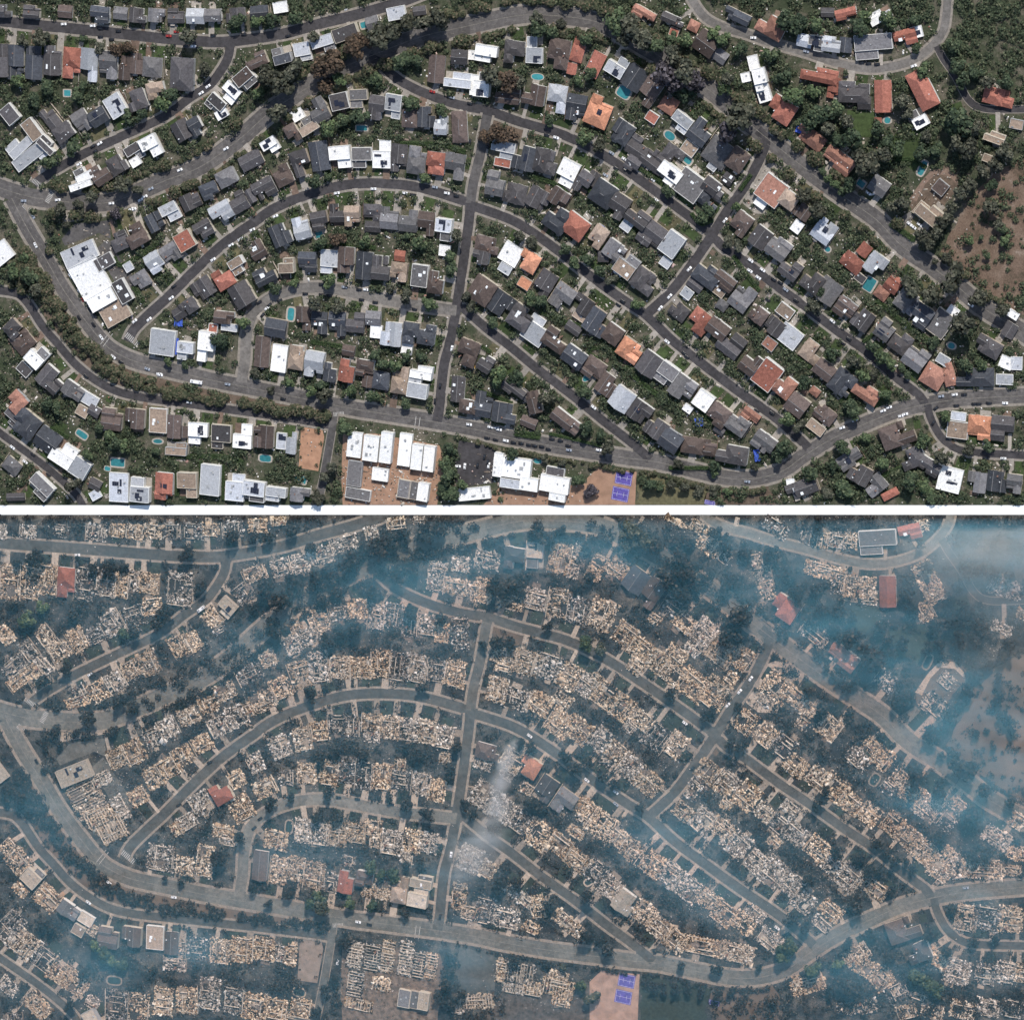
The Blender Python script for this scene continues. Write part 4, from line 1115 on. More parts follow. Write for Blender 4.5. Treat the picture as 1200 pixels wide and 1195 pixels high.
# ---------------------------------------------------------------- drives, lawns, patios
rngd = random.Random(5)
for (x, y, w, d, a, c, lab) in HL:
    if lab or w*d < 240: continue
    k, side, words, dist, p = nearest(x, y)
    hw = ROADS[k][2]/2
    ux, uy = (p[0]-x)/max(dist, 1), (p[1]-y)/max(dist, 1)
    ang = math.atan2(-uy, ux)
    ok = dist < 52+hw
    for site, (F, lo, hi) in SITES.items():
        rng = random.Random(int(x*31+y*57))
        off = rng.choice((-.3, .3))*min(w, d)
        nx, ny = -uy, ux
        if ok:
            x0, y0 = x+ux*min(w, d)*.3+nx*off, y+uy*min(w, d)*.3+ny*off; x1, y1 = x+ux*(dist-hw+.3)+nx*off, y+uy*(dist-hw+.3)+ny*off
            mx, my = F((x0+x1)/2, (y0+y1)/2); L = math.hypot(x1-x0, y1-y0); wd = rng.choice((4.2, 5.5, 7.0, 8.5))
            if lo+4 < my < hi-4 and L > 3:
                mm = (M_conc if rng.random() < .8 else M_patio) if site == 'a' else M_dconc
                o = box('driveway', mm, None, *P(mx, my), 0.0, L*S, wd*S, .21+rng.uniform(0, .02), ang); o['kind'] = 'structure'
            # front lawn beside the drive
            fl = dist-hw-min(w, d)*.5-2.5
            if fl > 4 and rng.random() < .75:
                cx, cy_ = x+ux*(min(w, d)*.5+fl/2)-nx*off*1.0, y+uy*(min(w, d)*.5+fl/2)-ny*off*1.0
                mx, my = F(cx, cy_); ww = min(w, d)*.62
                if lo+6 < my < hi-6 and rd(cx, cy_) > 2:
                    mm = (M_lawn[0] if rng.random() < .72 else M_lawn[1]) if site == 'a' else (M_dlawn if rng.random() < .8 else M_burnt)
                    o = box('lawn', mm, None, *P(mx, my), 0.0, fl*S, ww*S, .13+rng.uniform(0, .03), ang); o['kind'] = 'structure'
        # back patio
        if rng.random() < .55:
            cx, cy_ = x-ux*(min(w, d)*.5+4)+nx*off*.6, y-uy*(min(w, d)*.5+4)+ny*off*.6; mx, my = F(cx, cy_)
            if lo+6 < my < hi-6 and rd(cx, cy_) > 4:
                mm = rng.choice((M_patio, M_patio2, M_conc)) if site == 'a' else rng.choice((M_dconc, M_slab, M_slab))
                o = box('patio', mm, None, *P(mx, my), 0.0, rng.uniform(5, 8)*S, rng.uniform(7, 13)*S, .10+rng.uniform(0, .02), ang); o['kind'] = 'structure'
LW = []
for (x, y, w, d, a, q) in LAWNS:
    ca, sa = math.cos(math.radians(a)), math.sin(math.radians(a))
    for _ in range(8):
        if all(rd(x+u*w/2*ca-v*d/2*sa, y-(u*w/2*sa+v*d/2*ca)) > 2.9 for u in (-1, 0, 1) for v in (-1, 0, 1)): LW.append((x, y, w, d, a, q)); break
        w *= .85; d *= .85
LAWNS = LW
for (x, y, w, d, a, q) in LAWNS:
    for site, (F, lo, hi) in SITES.items():
        fx, fy = F(x, y)
        if not (lo+d/2+1 < fy < hi-d/2-1): continue
        o = box('lawn', M_lawn[q] if site == 'a' else (M_dlawn if q == 0 else M_ddirt), None, *P(fx, fy), 0.0, w*S, d*S, .17+random.Random(int(x)).uniform(0, .02), math.radians(a)); o['kind'] = 'structure'
def rounded(w, d, m, name, k=20, e=3.0):
    v = []
    for i in range(k):
        t = 2*math.pi*i/k; c, s = math.cos(t), math.sin(t)
        v.append((math.copysign(abs(c)**(2/e), c)*w/2, math.copysign(abs(s)**(2/e), s)*d/2, 0))
    n = len(v); v += [(x, y, 1) for x, y, _ in v]
    return me(name, v, [tuple(range(n, 2*n))]+[(i, (i+1) % n, n+(i+1) % n, n+i) for i in range(n)], m)
for (x, y, w, d, a) in POOLS + [(352, 562, 14, 9, -8)]:
    e = ob('swimming_pool', None, None, (*P(x, y), 0), math.radians(a))
    ob('coping', rounded((w+2.2+(int(x) % 3))*S, (d+1.8+(int(y) % 3))*S, M_cop, 'coping', 20, 2.2+(int(x) % 5)*1.6), e, (0, 0, 0), 0, (1, 1, .26)); ob('water', rounded(w*S, d*S, M_water, 'water', 20, 2.2+(int(x) % 5)*1.6), e, (0, 0, 0), 0, (1, 1, .27))
    later(e, x, y, 'turquoise garden pool', '', 'pool', 'garden pools')
for (x, y, w, d, a) in ((341, 368, 8, 15, -6), (352, 562, 14, 9, -8), (690, 441, 17, 7, 38), (1081, 197, 7, 17, -25), (1019, 333, 9, 14, -30), (138, 542, 17, 9, -2)):
    e = ob('swimming_pool', None, None, (*PM(x, y), 0), math.radians(a))
    ob('coping', rounded((w+3.5)*S, (d+3.5)*S, M_dconc, 'coping'), e, (0, 0, 0), 0, (1, 1, .26)); ob('water', rounded(w*S, d*S, simple('murky_water', (0.03, 0.05, 0.05), .2, .5, .3), 'water'), e, (0, 0, 0), 0, (1, 1, .27))
    later(e, x, y, 'murky dark pool among ruins', '', 'pool', 'murky pools')
for (x, y, w, d, a) in ((938, 150, 8, 11, -20), (210, 376, 11, 12, 0), (206, 405, 8, 20, -5), (704, 268, 7, 11, -30), (820, 494, 10, 10, 10), (888, 533, 7, 14, 10)):
    mb = MB(); n = 7
    for i in range(n+1):
        for j in range(n+1): mb.v.append(((i/n-.5)*w*S, (j/n-.5)*d*S, 2.3+.28*math.sin(i*2.1+j*1.3)))
    for i in range(n):
        for j in range(n): q = i*(n+1)+j; mb.f.append((q, q+n+1, q+n+2, q+1))
    e = ob('blue_tarpaulin', None, None, (*P(x, y), 0), math.radians(a)); ob('sheet', mb.mesh('sheet', M_tarp), e)
    for u in (-.46, .46):
        for v_ in (-.46, .46): box('post', M_unit, e, u*w*S, v_*d*S, 0, .1, .1, 2.25)
    later(e, x, y, 'bright blue tarpaulin on posts', '', 'tarpaulin', 'blue tarpaulins')
flush()

# ================================================================ plants
def leafcloud(rng, n, r, hgt, leaf, lobes):
    """leaf-clump faces spread over several lobes of a crown; unit metres"""
    mb = MB()
    for i in range(n):
        c, rr = lobes[rng.randrange(len(lobes))]
        u = rng.uniform(-1, 1); t = rng.uniform(0, 6.283); q = rr*(rng.random()**0.35); s_ = math.sqrt(1-u*u)
        p = Vector((c[0]+q*s_*math.cos(t), c[1]+q*s_*math.sin(t), c[2]+q*u*.8))
        nrm = (Vector((s_*math.cos(t), s_*math.sin(t), u+.5)) + Vector((rng.gauss(0, .27), rng.gauss(0, .27), rng.gauss(0, .27)))).normalized()
        a = nrm.orthogonal().normalized(); b = nrm.cross(a); k = rng.uniform(0, 6.28)
        a, b = a*math.cos(k)+b*math.sin(k), b*math.cos(k)-a*math.sin(k); l = leaf*rng.uniform(.6, 1.3)
        mb.quad(tuple(p-a*l-b*l*.7), tuple(p+a*l*.8-b*l*.8), tuple(p+a*l+b*l*.7), tuple(p-a*l*.7+b*l*.9))
    return mb
def crownmesh(seed, m, n=760, leaf=.088, droop=0):
    rng = random.Random(seed); lobes = []
    for i in range(rng.randint(6, 10)):
        t = rng.uniform(0, 6.28); q = rng.uniform(.15, .62); lobes.append(((q*math.cos(t), q*math.sin(t), rng.uniform(.75, 1.45)), rng.uniform(.28, .46)))
    lobes.append(((0, 0, 1.35), .45))
    return leafcloud(rng, n, 1, 1, leaf, lobes).mesh('crown', m)     # unit: crown radius 1
def trunkmesh(seed, m, limbs=5, reach=.6, top=1.3):
    rng = random.Random(seed); mb = MB(); mb.tube((0, 0, 0), (0, 0, .6), .09, .065, 6); mb.tube((0, 0, .6), (.05, .03, top), .065, .02, 5)
    for i in range(limbs):
        t = 6.28*i/limbs+rng.uniform(-.4, .4); q = rng.uniform(.6, 1)*reach; a = Vector((0, 0, rng.uniform(.4, .75))); b = Vector((q*math.cos(t), q*math.sin(t), rng.uniform(.9, 1.5)))
        mb.tube(a, b, .04, .012, 4)
        for s in range(2 if limbs < 7 else 4):
            k = rng.uniform(.4, .9); c = a.lerp(b, k); dd = Vector((rng.uniform(-.3, .3), rng.uniform(-.3, .3), rng.uniform(.05, .35))); mb.tube(c, c+dd, .018, .006, 3)
    return mb.mesh('trunk', m)
CROWN = {k: [crownmesh(i*7+ord(k), LEAF[k]) for i in range(6)] for k in LEAF}
TRUNK = [trunkmesh(i, M_trunk) for i in range(3)]
BTRUNK = [trunkmesh(50+i, M_char, 9, .95, 1.6) for i in range(4)]
BCROWN = [crownmesh(70+i, M_scorch, 400, .088) for i in range(5)]
SPEC = {'g': 'leafy green', 'o': 'dark olive', 'p': 'purple-grey', 'b': 'rusty brown'}
TL = []
tk = TREES.split()
for i in range(0, len(tk), 3): TL.append((float(tk[i]), float(tk[i+1]), float(tk[i+2][:-1]), tk[i+2][-1]))
GREEN_AFTER = [(395, 448), (440, 425), (420, 455), (700, 170), (60, 105), (140, 512), (950, 545), (915, 525), (740, 20), (1070, 560), (130, 130), (680, 555)]
for (x, y, r, s) in TL:
    rng = random.Random(int(x*91+y*13)); r *= rng.uniform(1.02, 1.32)
    if y+r*.9 < DIV0 and y-r > -30:
        rr = r*S; hz = rr*rng.uniform(.95, 1.35)
        if s in 'op' and r > 10: hz = rr*1.5
        if y+r*1.2+10 > DIV0: hz *= .5
        e = ob('tree', None, None, (*P(x, y), 0), rng.uniform(0, 6.28))
        ob('crown', rng.choice(CROWN[s]), e, (0, 0, 0), 0, (rr*1.08, rr*1.08, hz)); ob('trunk', rng.choice(TRUNK), e, (0, 0, 0), 0, (rr, rr, hz))
        later(e, x, y, '%s tree' % SPEC[s], '', 'tree', 'trees of the green neighbourhood')
    bx, by = M(x, y)
    if by-r*.7 > DIV1 and by < 1240 and rd(x, y) > -r*.8:
        rr = r*S*rng.uniform(.85, 1.1); hz = rr*rng.uniform(1.1, 1.7); live = any(math.hypot(x-u, y-v) < 34 for u, v in GREEN_AFTER)
        e = ob('burnt_tree' if not live else 'singed_tree', None, None, (*P(bx, by), 0), rng.uniform(0, 6.28))
        if live: ob('crown', rng.choice(CROWN['g' if s == 'g' else 'o']), e, (0, 0, 0), 0, (rr*1.1, rr*1.1, hz)); ob('trunk', rng.choice(TRUNK), e, (0, 0, 0), 0, (rr, rr, hz))
        else: ob('crown', rng.choice(BCROWN), e, (0, 0, 0), 0, (rr*1.05, rr*1.05, hz)); ob('trunk', rng.choice(BTRUNK), e, (0, 0, 0), 0, (rr*1.1, rr*1.1, hz*1.05))
        later(e, x, y, 'singed green tree among ruins' if live else 'blackened burnt tree', '', 'tree', 'trees after the fire')
flush()

# uncountable filling: shrubs, verges, scrub, as one mass each
def quads(name, C, Rv, Hv, per, leaf, m, label, cat, seed):
    rs = np.random.RandomState(seed); n = len(C)
    C = np.asarray(C, float); Rv = np.asarray(Rv); Hv = np.asarray(Hv)
    idx = np.repeat(np.arange(n), per); N = len(idx)
    u = rs.uniform(-.15, 1, N); t = rs.uniform(0, 2*np.pi, N); q = rs.uniform(0, 1, N)**.4; s = np.sqrt(np.clip(1-u*u, 0, 1))
    p = np.stack([C[idx, 0]+Rv[idx]*q*s*np.cos(t), C[idx, 1]+Rv[idx]*q*s*np.sin(t), Hv[idx]*(.35+.65*q*u)], 1)
    nr = np.stack([s*np.cos(t), s*np.sin(t), u+.6], 1)+rs.normal(0, .24, (N, 3)); nr /= np.linalg.norm(nr, axis=1)[:, None]
    a = np.cross(nr, rs.normal(0, 1, (N, 3))); a /= np.linalg.norm(a, axis=1)[:, None]; b = np.cross(nr, a)
    l = (leaf*rs.uniform(.6, 1.35, N)*np.clip(Rv[idx]/2.2, .6, 1.7))[:, None]
    v = np.stack([p-a*l-b*l*.7, p+a*l*.8-b*l*.8, p+a*l+b*l*.7, p-a*l*.7+b*l*.9], 1).reshape(-1, 3)
    d = bpy.data.meshes.new(name); d.vertices.add(len(v)); d.vertices.foreach_set('co', v.ravel())
    d.loops.add(4*N); d.loops.foreach_set('vertex_index', np.arange(4*N, dtype=np.int32)); d.polygons.add(N); d.polygons.foreach_set('loop_start', np.arange(0, 4*N, 4, dtype=np.int32))
    d.update(calc_edges=True); d.materials.append(m)
    return tag(ob(name, d), label, cat, None, 'stuff')
for (x, y, w, d, a) in POOLS: mark(x, y, w+3, d+3, a, 2.5)
for (x, y, w, d, a, qq) in LAWNS: mark(x, y, w, d, a, -1.2)
rs = np.random.RandomState(11); sh = []; belt = []
def free(x, y, g=0):
    i, j = int(y-GY0), int(x-GX0)
    return 0 <= i < GH and 0 <= j < GW and not occ[i, j] and road_d[i, j] > g
paved = [(1068, 1124, 198, 258), (353, 383, 498, 552), (400, 522, 506, 600), (536, 582, 514, 572), (590, 748, 548, 640), (72, 160, 258, 350), (745, 830, 570, 640), (1045, 1092, 250, 288)]
for _ in range(42000):
    x, y = rs.uniform(-20, 1220), rs.uniform(-15, 612); r = rs.choice([1.3, 1.9, 2.7, 3.7, 5.2, 7.2], p=[.14, .18, .20, .22, .16, .10])
    if any(a < x < b and c < y < e for a, b, c, e in paved): continue
    hill = x > 1085 and 195 < y < 345 and (x-1085)*.9+ (y-195)*.5 > 60
    if hill and rs.rand() > .22: continue
    g = rd(x, y)
    if g < 3.2: continue
    if g < 11 and rs.rand() > .16: continue
    if not free(x, y, 2) : continue
    clump = math.sin(x*.071+1.3)*math.sin(y*.083+.4)+.7*math.sin(x*.19+y*.13)
    if clump < rs.uniform(-1.5, .6): continue
    if not free(x+r*.6, y) or not free(x-r*.6, y) or not free(x, y+r*.6) or not free(x, y-r*.6):
        if r > 2: continue
    sh.append((x, y, r))
for k, v in ROADS.items():
    pl = RS[k]; ns = normals(pl)
    for i in range(len(pl)):
        for s in (-1, 1):
            if rs.rand() < .17:
                o = s*(v[2]/2+rs.uniform(3.5, 7)); x, y = pl[i][0]+ns[i][0]*o, pl[i][1]+ns[i][1]*o
                if free(x, y, 2.2): sh.append((x, y, rs.uniform(2.2, 5.2)))
vp = resample([(44,318),(58,350),(80,382),(106,408),(132,432),(172,452),(220,463),(270,471),(330,478),(386,488)], 2.0)
for p in vp:
    for _ in range(2):
        a = rs.uniform(0, 6.28); q = rs.uniform(0, 9 if p[0] > 150 else 13); x, y = p[0]+q*math.cos(a), p[1]+q*math.sin(a)
        if rd(x, y) > .5 and math.sin(p[0]*.13)+rs.uniform(-1.2, 1.6) > -.5: belt.append((x, y, rs.choice([1.8, 2.6, 3.6, 5.0, 7.2], p=[.2, .25, .25, .2, .1])))
bl = resample(ROADS['boulevard'][4], 3.0); bn = normals(bl)
for i, p in enumerate(bl):
    if not (60 < p[0] < 1180): continue
    for s in (-1, 1):
        if rs.rand() < (.42 if p[0] < 900 else .18):
            o = s*rs.uniform(14, 19); x, y = p[0]+bn[i][0]*o, p[1]+bn[i][1]*o
            if free(x, y, -2): belt.append((x, y, rs.choice([3.0, 4.2, 5.8, 7.6], p=[.25, .3, .3, .15])))
for _ in range(70):
    x, y = rs.uniform(14, 60), rs.uniform(290, 340)
    if free(x, y, 1): belt.append((x, y, rs.uniform(4, 7)))
al = resample(ROADS['avenue'][4], 5.0); an = normals(al)
for i, p in enumerate(al):
    if 560 < p[0] < 900 and rs.rand() < .7:
        x, y = p[0]+an[i][0]*13, p[1]+an[i][1]*13+rs.uniform(0, 3)
        if y < 586: belt.append((x, y, rs.uniform(2, 4)))
over = []
for i, p in enumerate(bl):
    if (160 < p[0] < 580 or 690 < p[0] < 850) and rs.rand() < .5:
        o = rs.uniform(-15, 15); over.append((p[0]+bn[i][0]*o, p[1]+bn[i][1]*o, rs.uniform(4, 9)))
def emit(name, L, site, per, leaf, m, label, cat, seed, f=1.0, hk=1.0):
    F, lo, hi = SITES[site]; C = []; Rv = []; Hv = []
    for (x, y, r) in L:
        fx, fy = F(x, y)
        if not (lo+r*.8 < fy < hi-r*.8): continue
        if fy > 1215: continue
        C.append(P(fx, fy)); Rv.append(r*S*f); Hv.append(r*S*f*hk+.4)
    quads(name, C, Rv, Hv, per, leaf, m, label, cat, seed)
for n_, (pl, w) in enumerate(HEDGES):
    pp = resample(pl, 1.3); pp = [p for p in pp if p[1] < DIV0-3]; mid = pp[len(pp)//2]; nn = normals(pp); C_ = []
    for i_, p in enumerate(pp):
        for o_ in (-.28, .28): C_.append(P(p[0]+nn[i_][0]*w*o_, p[1]+nn[i_][1]*w*o_))
    o = quads('hedge', C_, [w*S*.42]*len(C_), [2.6]*len(C_), 46, .30, M_hedge, None, None, 200+n_)
    del o['kind']; later(o, mid[0], mid[1], 'clipped green hedge', '', 'hedge', 'clipped garden hedges')
flush()
emit('shrubbery', sh, 'a', 46, .36, M_shrub, 'dark green shrubs and hedges filling the yards between the houses', 'shrubs', 1, 1.12, 1.0)
emit('tree_belt', belt, 'a', 190, .42, M_belt, 'olive and rusty tree cover along the boulevard and the long verge', 'trees', 2, 1.1, 1.6)
emit('burnt_scrub', sh, 'b', 26, .34, M_scorch2, 'blackened scrub and ash-covered plants between the ruins', 'shrubs', 3, 1.1, .8)
emit('burnt_tree_belt', belt+over, 'b', 62, .36, M_scorch, 'blackened tree cover along the burnt boulevard and verge', 'trees', 4, 1.05, 1.4)

# loose ash and debris strewn over the burnt lots
rng = random.Random(77); CL = []
cand = [h for h in HL if (h[0], h[1]) not in surv]
for i in range(48000):
    h = rng.choice(cand); x = h[0]+rng.gauss(0, h[2]*.5+4); y = h[1]+rng.gauss(0, h[3]*.5+4)
    if rd(x, y) < (2 if rng.random() < .85 else -5): continue
    fx, fy = M(x, y)
    if fy < DIV1+1.5 or fy > 1225 or not -25 < fx < 1225: continue
    CL.append((*P(fx, fy), rng.uniform(.03, .4)))
q = np.random.RandomState(4); n = len(CL)
deb = npboxes('strewn_debris', np.array(CL), np.stack([q.uniform(.25, 1.5, n), q.uniform(.15, .6, n), q.uniform(.05, .3, n)], 1), np.stack([q.uniform(0, 6.28, n), q.normal(0, .25, n), q.normal(0, .25, n)], 1), island('strewn_bits', [(0, (0.02, 0.02, 0.021)), (0.4, (0.06, 0.056, 0.054)), (0.7, (0.15, 0.13, 0.115)), (0.9, (0.30, 0.265, 0.23)), (1, (0.62, 0.57, 0.51))], 0))
tag(ob('strewn_debris', deb), 'loose pale debris strewn over the burnt lots', 'debris', None, 'stuff')
CL = []
for i in range(26000):
    h = rng.choice(HL); x = h[0]+rng.gauss(0, h[2]*.5+6); y = h[1]+rng.gauss(0, h[3]*.5+6)
    if not free(x, y, 2.8) or y > DIV0-1.5 or y < -12 or not -20 < x < 1220: continue
    CL.append((*P(x, y), .02))
n = len(CL); lg = q.rand(n) < .08
clm = island('yard_clutter', [(0, (0.10, 0.08, 0.06)), (0.3, (0.20, 0.16, 0.13)), (0.55, (0.36, 0.32, 0.27)), (0.8, (0.52, 0.48, 0.43)), (0.93, (0.78, 0.77, 0.74)), (1, (0.30, 0.12, 0.09))], 0)
clu = npboxes('yard_clutter', np.array(CL), np.stack([q.uniform(.3, 1.4, n)*np.where(lg, 3.2, 1), q.uniform(.3, 1.1, n)*np.where(lg, 1.8, 1), np.where(lg, q.uniform(.1, .2, n), q.uniform(.15, .9, n))], 1), np.stack([q.uniform(0, 6.28, n), np.zeros(n), np.zeros(n)], 1), clm)
tag(ob('yard_clutter', clu), 'garden furniture, pots and paving bits scattered in the yards', 'clutter', None, 'stuff')
# boundary walls between lots
rngw = random.Random(9)
for site, (F, lo, hi) in SITES.items():
    for (x, y, w, d, a, c, lab) in HL:
        rngw = random.Random(int(x*5+y*77))
        if lab or w*d < 300 or rngw.random() < .45: continue
        ar = math.radians(a); s = rngw.choice((-1, 1)); ux, uy = math.cos(ar), -math.sin(ar)
        cx, cy_ = x+ux*s*(w/2+2), y+uy*s*(w/2+2)
        if rd(cx, cy_) < d*.8: continue
        i, j = int(cy_-GY0), int(cx-GX0)
        fx, fy = F(cx, cy_)
        if not (lo+d < fy < hi-d): continue
        e = box('garden_wall', rngw.choice((M_stub, M_conc, M_patio)) if site == 'a' else rngw.choice((M_stub, M_dconc)), None, *P(fx, fy), 0, .3, d*1.25*S, rngw.uniform(1.2, 1.9), ar)
        later(e, x, y, ('straight garden wall' if site == 'a' else 'scorched garden wall between ruins'), '', 'wall', 'garden walls between lots' if site == 'a' else 'scorched garden walls')
flush()

# ================================================================ vehicles
CC = {'w': ('white', (0.80, 0.80, 0.80)), 'k': ('black', (0.018, 0.018, 0.02)), 's': ('silver', (0.30, 0.33, 0.38)), 'r': ('red', (0.32, 0.035, 0.03)), 'y': ('yellow', (0.75, 0.42, 0.05))}
M_glass = simple('car_glass', (0.02, 0.024, 0.03), .1, 1.0, .1, spec=.6); M_tyre = simple('tyre', (0.02, 0.02, 0.02), .1, 2.0)
def carbody(m):
    # lower body and bonnet/boot profile, swept across the width with rounded corners
    pr = [(-2.2, .35), (-2.22, .75), (-2.05, .92), (-1.3, .98), (1.0, .95), (1.95, .82), (2.2, .62), (2.22, .35)]
    v = []; n = len(pr)
    for yv, k in ((-.9, .96), (-.82, 1.0), (.82, 1.0), (.9, .96)):
        for (x, z) in pr: v.append((x*k, yv, z*(.96 if abs(yv) > .85 else 1)))
    f = []
    for r in range(3):
        for i in range(n-1): f.append((r*n+i, r*n+i+1, (r+1)*n+i+1, (r+1)*n+i))
    f.append(tuple(range(n-1, -1, -1))); f.append(tuple(range(3*n, 4*n)))
    return me('body', v, f, m)
def cabin(m, z0, z1, ins, name):
    a = [(-1.65, -.78), (.85, -.78), (.85, .78), (-1.65, .78)]; b = [(-1.25, -.62), (.25, -.62), (.25, .62), (-1.25, .62)]
    if name == 'car_roof': a = [(x*.98+.01, y) for x, y in b]; b = [(x*.97, y*.97) for x, y in b]
    v = [(x, y, z0) for x, y in a]+[(x, y, z1) for x, y in b]
    return me(name, v, [(4, 5, 6, 7), (0, 1, 5, 4), (1, 2, 6, 5), (2, 3, 7, 6), (3, 0, 4, 7)], m)
wb = MB(); wb.tube((0, -.1, 0), (0, .1, 0), .33, .33, 10); WHEEL = wb.mesh('wheel', M_tyre)
CARM = {}
for k, (n, c) in CC.items():
    m = simple('car_paint_'+n, c, .04, 1.0, .3, spec=.5); CARM[k] = (carbody(m), cabin(m, 1.42, 1.47, 0, 'car_roof'))
GLASS = cabin(M_glass, .93, 1.43, 0, 'window_band')
def car(x, y, k, a, site, L=1.0):
    e = ob('car' if site == 'a' else 'car', None, None, (*P(x, y), .1), math.radians(a)); e.scale = (L, 1.05, 1.05)
    ob('body', CARM[k][0], e); ob('window_band', GLASS, e); ob('car_roof', CARM[k][1], e)
    for u in (-1.4, 1.4):
        for v in (-.82, .82): ob('wheel', WHEEL, e, (u, v, .33))
    if site == 'a': later(e, x, y, CC[k][0]+' car at the kerb', '', 'car', 'cars of the green neighbourhood')
    else:
        ox, oy = (x+8)/1.0125, y-611+.03*x
        later(e, ox, oy, CC[k][0]+' car left among ruins', '', 'car', 'cars after the fire')
for T, site in ((CARS, 'a'), (CARS_AFTER, 'b')):
    t = T.split()
    for i in range(0, len(t), 3): car(float(t[i]), float(t[i+1][:-1]), t[i+1][-1], float(t[i+2]), site)
def bus(x, y, a, m, L, label):
    e = ob('bus', None, None, (*P(x, y), .1), math.radians(a)); mb = MB(); mb.box(0, 0, .4, L, 2.5, 2.4); mb.box(0, 0, 2.8, L-.4, 2.2, .2)
    ob('body', mb.mesh('body', m), e)
    for s in (-1.26, 1.26): box('window_band', M_glass, e, 0, s, 1.6, L*.9, .04, .8)
    box('windscreen', M_glass, e, L/2+.01, 0, 1.4, .04, 2.2, 1.1)
    for u in (-.32, .32): box('roof_unit', M_unit, e, u*L, 0, 3.0, 1.6, 1.4, .25)
    for u in (-.33, .33):
        for v in (-1.1, 1.1): ob('wheel', WHEEL, e, (u*L, v, .42), 0, (1.3, 1.6, 1.3))
    tag(e, label, 'bus')
bus(231, 447, -7, simple('bus_white', (.78, .78, .78), .05, 1.0, .4), 9.5, 'long white bus on the long lower avenue')
bus(236.5, 713, 38, simple('truck_white', (.74, .74, .74), .05, 1.0, .4), 6.5, 'white fire truck on the slanting street between ruins')
flush()

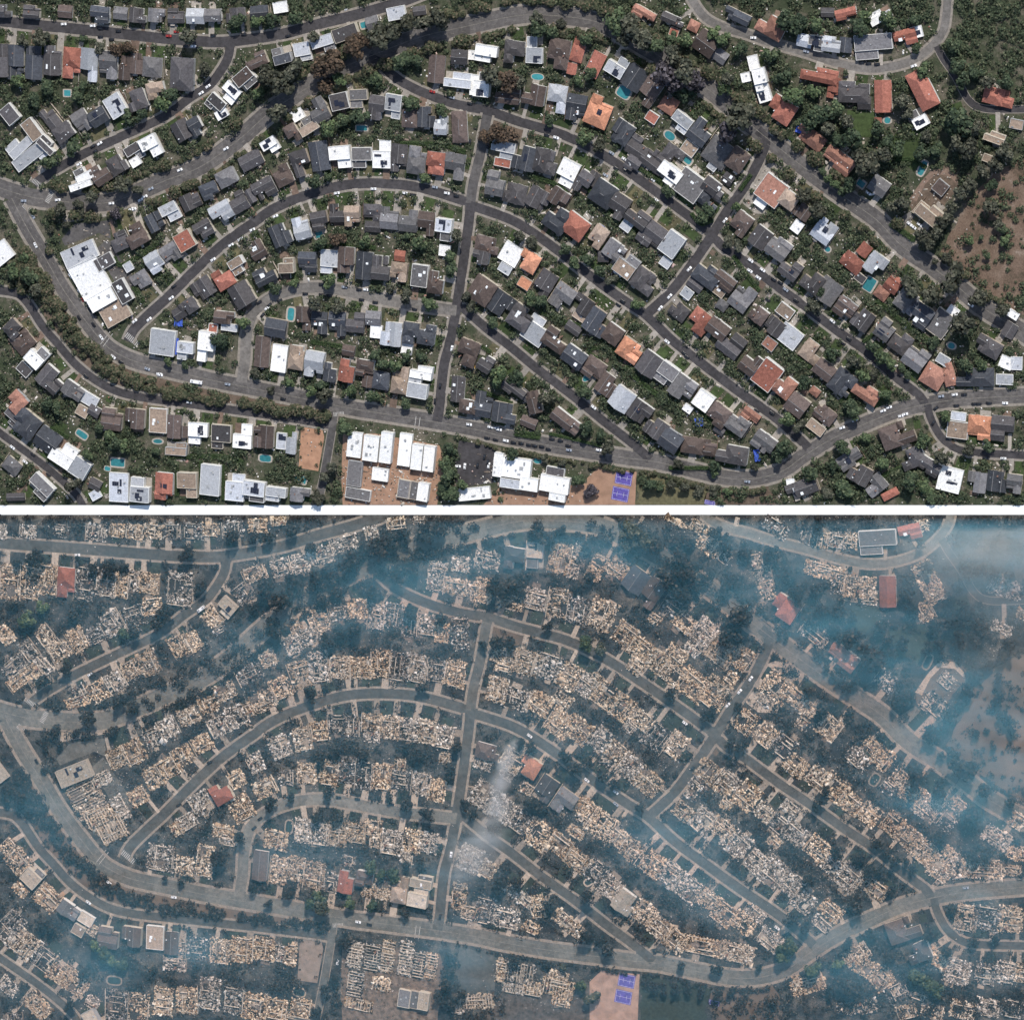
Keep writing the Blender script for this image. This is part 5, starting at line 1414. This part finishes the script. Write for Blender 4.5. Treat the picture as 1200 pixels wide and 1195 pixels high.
# ================================================================ smoke over the burnt site
def smoke_volume(name, x0, x1, y0, y1, z0, z1, blobs, base, dens, color, nscale, label, nlo=.36, nhi=.66, soft=(.25, 1.5)):
    q = [P(x0, y1), P(x1, y1), P(x1, y0), P(x0, y0)]
    v = [(x, y, z0) for x, y in q]+[(x, y, z1) for x, y in q]
    o = ob(name, me(name, v, [(0, 3, 2, 1), (4, 5, 6, 7), (0, 1, 5, 4), (1, 2, 6, 5), (2, 3, 7, 6), (3, 0, 4, 7)], None))
    m = bpy.data.materials.new(name); m.use_nodes = True; nt = m.node_tree; nt.nodes.remove(nt.nodes['Principled BSDF'])
    pv = nt.nodes.new('ShaderNodeVolumePrincipled'); pv.inputs['Color'].default_value = (*color, 1); pv.inputs['Anisotropy'].default_value = 0.0; pv.inputs['Absorption Color'].default_value = (1, 1, 1, 1)
    nt.links.new(pv.outputs[0], nt.nodes['Material Output'].inputs['Volume'])
    p = pos(nt); tot = None
    sep = nt.nodes.new('ShaderNodeSeparateXYZ'); nt.links.new(p, sep.inputs[0])
    cmb = nt.nodes.new('ShaderNodeCombineXYZ'); nt.links.new(sep.outputs[0], cmb.inputs[0]); nt.links.new(sep.outputs[1], cmb.inputs[1])
    for (bx, by, rx, ry, amp) in blobs:
        sub = nt.nodes.new('ShaderNodeVectorMath'); sub.operation = 'SUBTRACT'; c = P(bx, by); sub.inputs[1].default_value = (c[0], c[1], 0); nt.links.new(cmb.outputs[0], sub.inputs[0])
        dv = nt.nodes.new('ShaderNodeVectorMath'); dv.operation = 'DIVIDE'; dv.inputs[1].default_value = (rx*S, ry*S, 1); nt.links.new(sub.outputs[0], dv.inputs[0])
        ln = nt.nodes.new('ShaderNodeVectorMath'); ln.operation = 'LENGTH'; nt.links.new(dv.outputs[0], ln.inputs[0])
        mr = nt.nodes.new('ShaderNodeMapRange'); mr.interpolation_type = 'SMOOTHERSTEP'; mr.inputs['From Min'].default_value = 0; mr.inputs['From Max'].default_value = 1; mr.inputs['To Min'].default_value = amp; mr.inputs['To Max'].default_value = 0
        nt.links.new(ln.outputs['Value'], mr.inputs['Value'])
        if tot is None: tot = mr.outputs[0]
        else:
            ad = nt.nodes.new('ShaderNodeMath'); nt.links.new(tot, ad.inputs[0]); nt.links.new(mr.outputs[0], ad.inputs[1]); tot = ad.outputs[0]
    ad = nt.nodes.new('ShaderNodeMath'); nt.links.new(tot, ad.inputs[0]); ad.inputs[1].default_value = base; tot = ad.outputs[0]
    mp = nt.nodes.new('ShaderNodeMapping'); mp.inputs['Rotation'].default_value = (0, 0, math.radians(-32)); mp.inputs['Scale'].default_value = (.40, 1.5, 1.0); nt.links.new(p, mp.inputs['Vector'])
    nz = nt.nodes.new('ShaderNodeTexNoise'); nz.inputs['Scale'].default_value = nscale; nz.inputs['Detail'].default_value = 3; nz.inputs['Roughness'].default_value = .55; nz.inputs['Distortion'].default_value = .6; nt.links.new(mp.outputs[0], nz.inputs['Vector'])
    mr = nt.nodes.new('ShaderNodeMapRange'); mr.inputs['From Min'].default_value = nlo; mr.inputs['From Max'].default_value = nhi; mr.inputs['To Min'].default_value = soft[0]; mr.inputs['To Max'].default_value = soft[1]; nt.links.new(nz.outputs['Fac'], mr.inputs['Value'])
    mm = nt.nodes.new('ShaderNodeMath'); mm.operation = 'MULTIPLY'; nt.links.new(tot, mm.inputs[0]); nt.links.new(mr.outputs[0], mm.inputs[1])
    m2 = nt.nodes.new('ShaderNodeMath'); m2.operation = 'MULTIPLY'; nt.links.new(mm.outputs[0], m2.inputs[0]); m2.inputs[1].default_value = dens
    nt.links.new(m2.outputs[0], pv.inputs['Density'])
    o.data.materials.append(m); tag(o, label, 'smoke', None, 'stuff'); return o
BL = [(1180, 640, 190, 130, 2.2), (1150, 900, 170, 180, 2.2), (1080, 760, 160, 120, 1.0), (430, 690, 210, 90, 1.3), (330, 760, 130, 80, .8), (580, 640, 150, 70, 1.2), (700, 640, 160, 80, .9), (930, 660, 200, 110, 1.2), (1000, 760, 150, 110, 1.1),
      (800, 985, 130, 90, 1.0), (900, 1040, 160, 90, .7), (1020, 1110, 170, 90, 1.1), (1160, 1080, 130, 110, .9), (120, 1110, 120, 80, .9), (240, 1100, 60, 50, 1.3), (60, 960, 90, 120, .5), (560, 1010, 90, 100, .8), (545, 1110, 70, 70, .8), (360, 1010, 150, 80, .4), (650, 880, 120, 90, .5)]
smoke_volume('smoke', -220, 1420, DIV1+1, 1420, 9.0, 46.0, BL, 0.66, .0060, (.20, .56, .74), .026, 'thin blue smoke drifting over the burnt lower neighbourhood', .34, .67, (.38, 1.4))
smoke_volume('smoke_plume', 540, 650, 840, 1040, 3.0, 40.0, [(608, 868, 8, 10, 1.6), (602, 886, 11, 16, 1.7), (594, 910, 15, 24, 1.7), (591, 942, 20, 28, 1.3), (580, 970, 32, 26, 1.0), (560, 992, 48, 26, .8), (545, 1015, 50, 30, .5)], 0.0, .021, (.74, .73, .70), .085, 'pale grey smoke plume rising beside the surviving orange-roofed house', .38, .60)
smoke_volume('pale_smoke', 1000, 1400, DIV1+1, 900, 47.0, 70.0, [(1200, 615, 150, 90, 1.6), (1120, 640, 110, 70, .7), (1190, 730, 90, 90, .6)], 0.0, .011, (.80, .78, .70), .02, 'pale cream smoke veil at the top right of the burnt site')
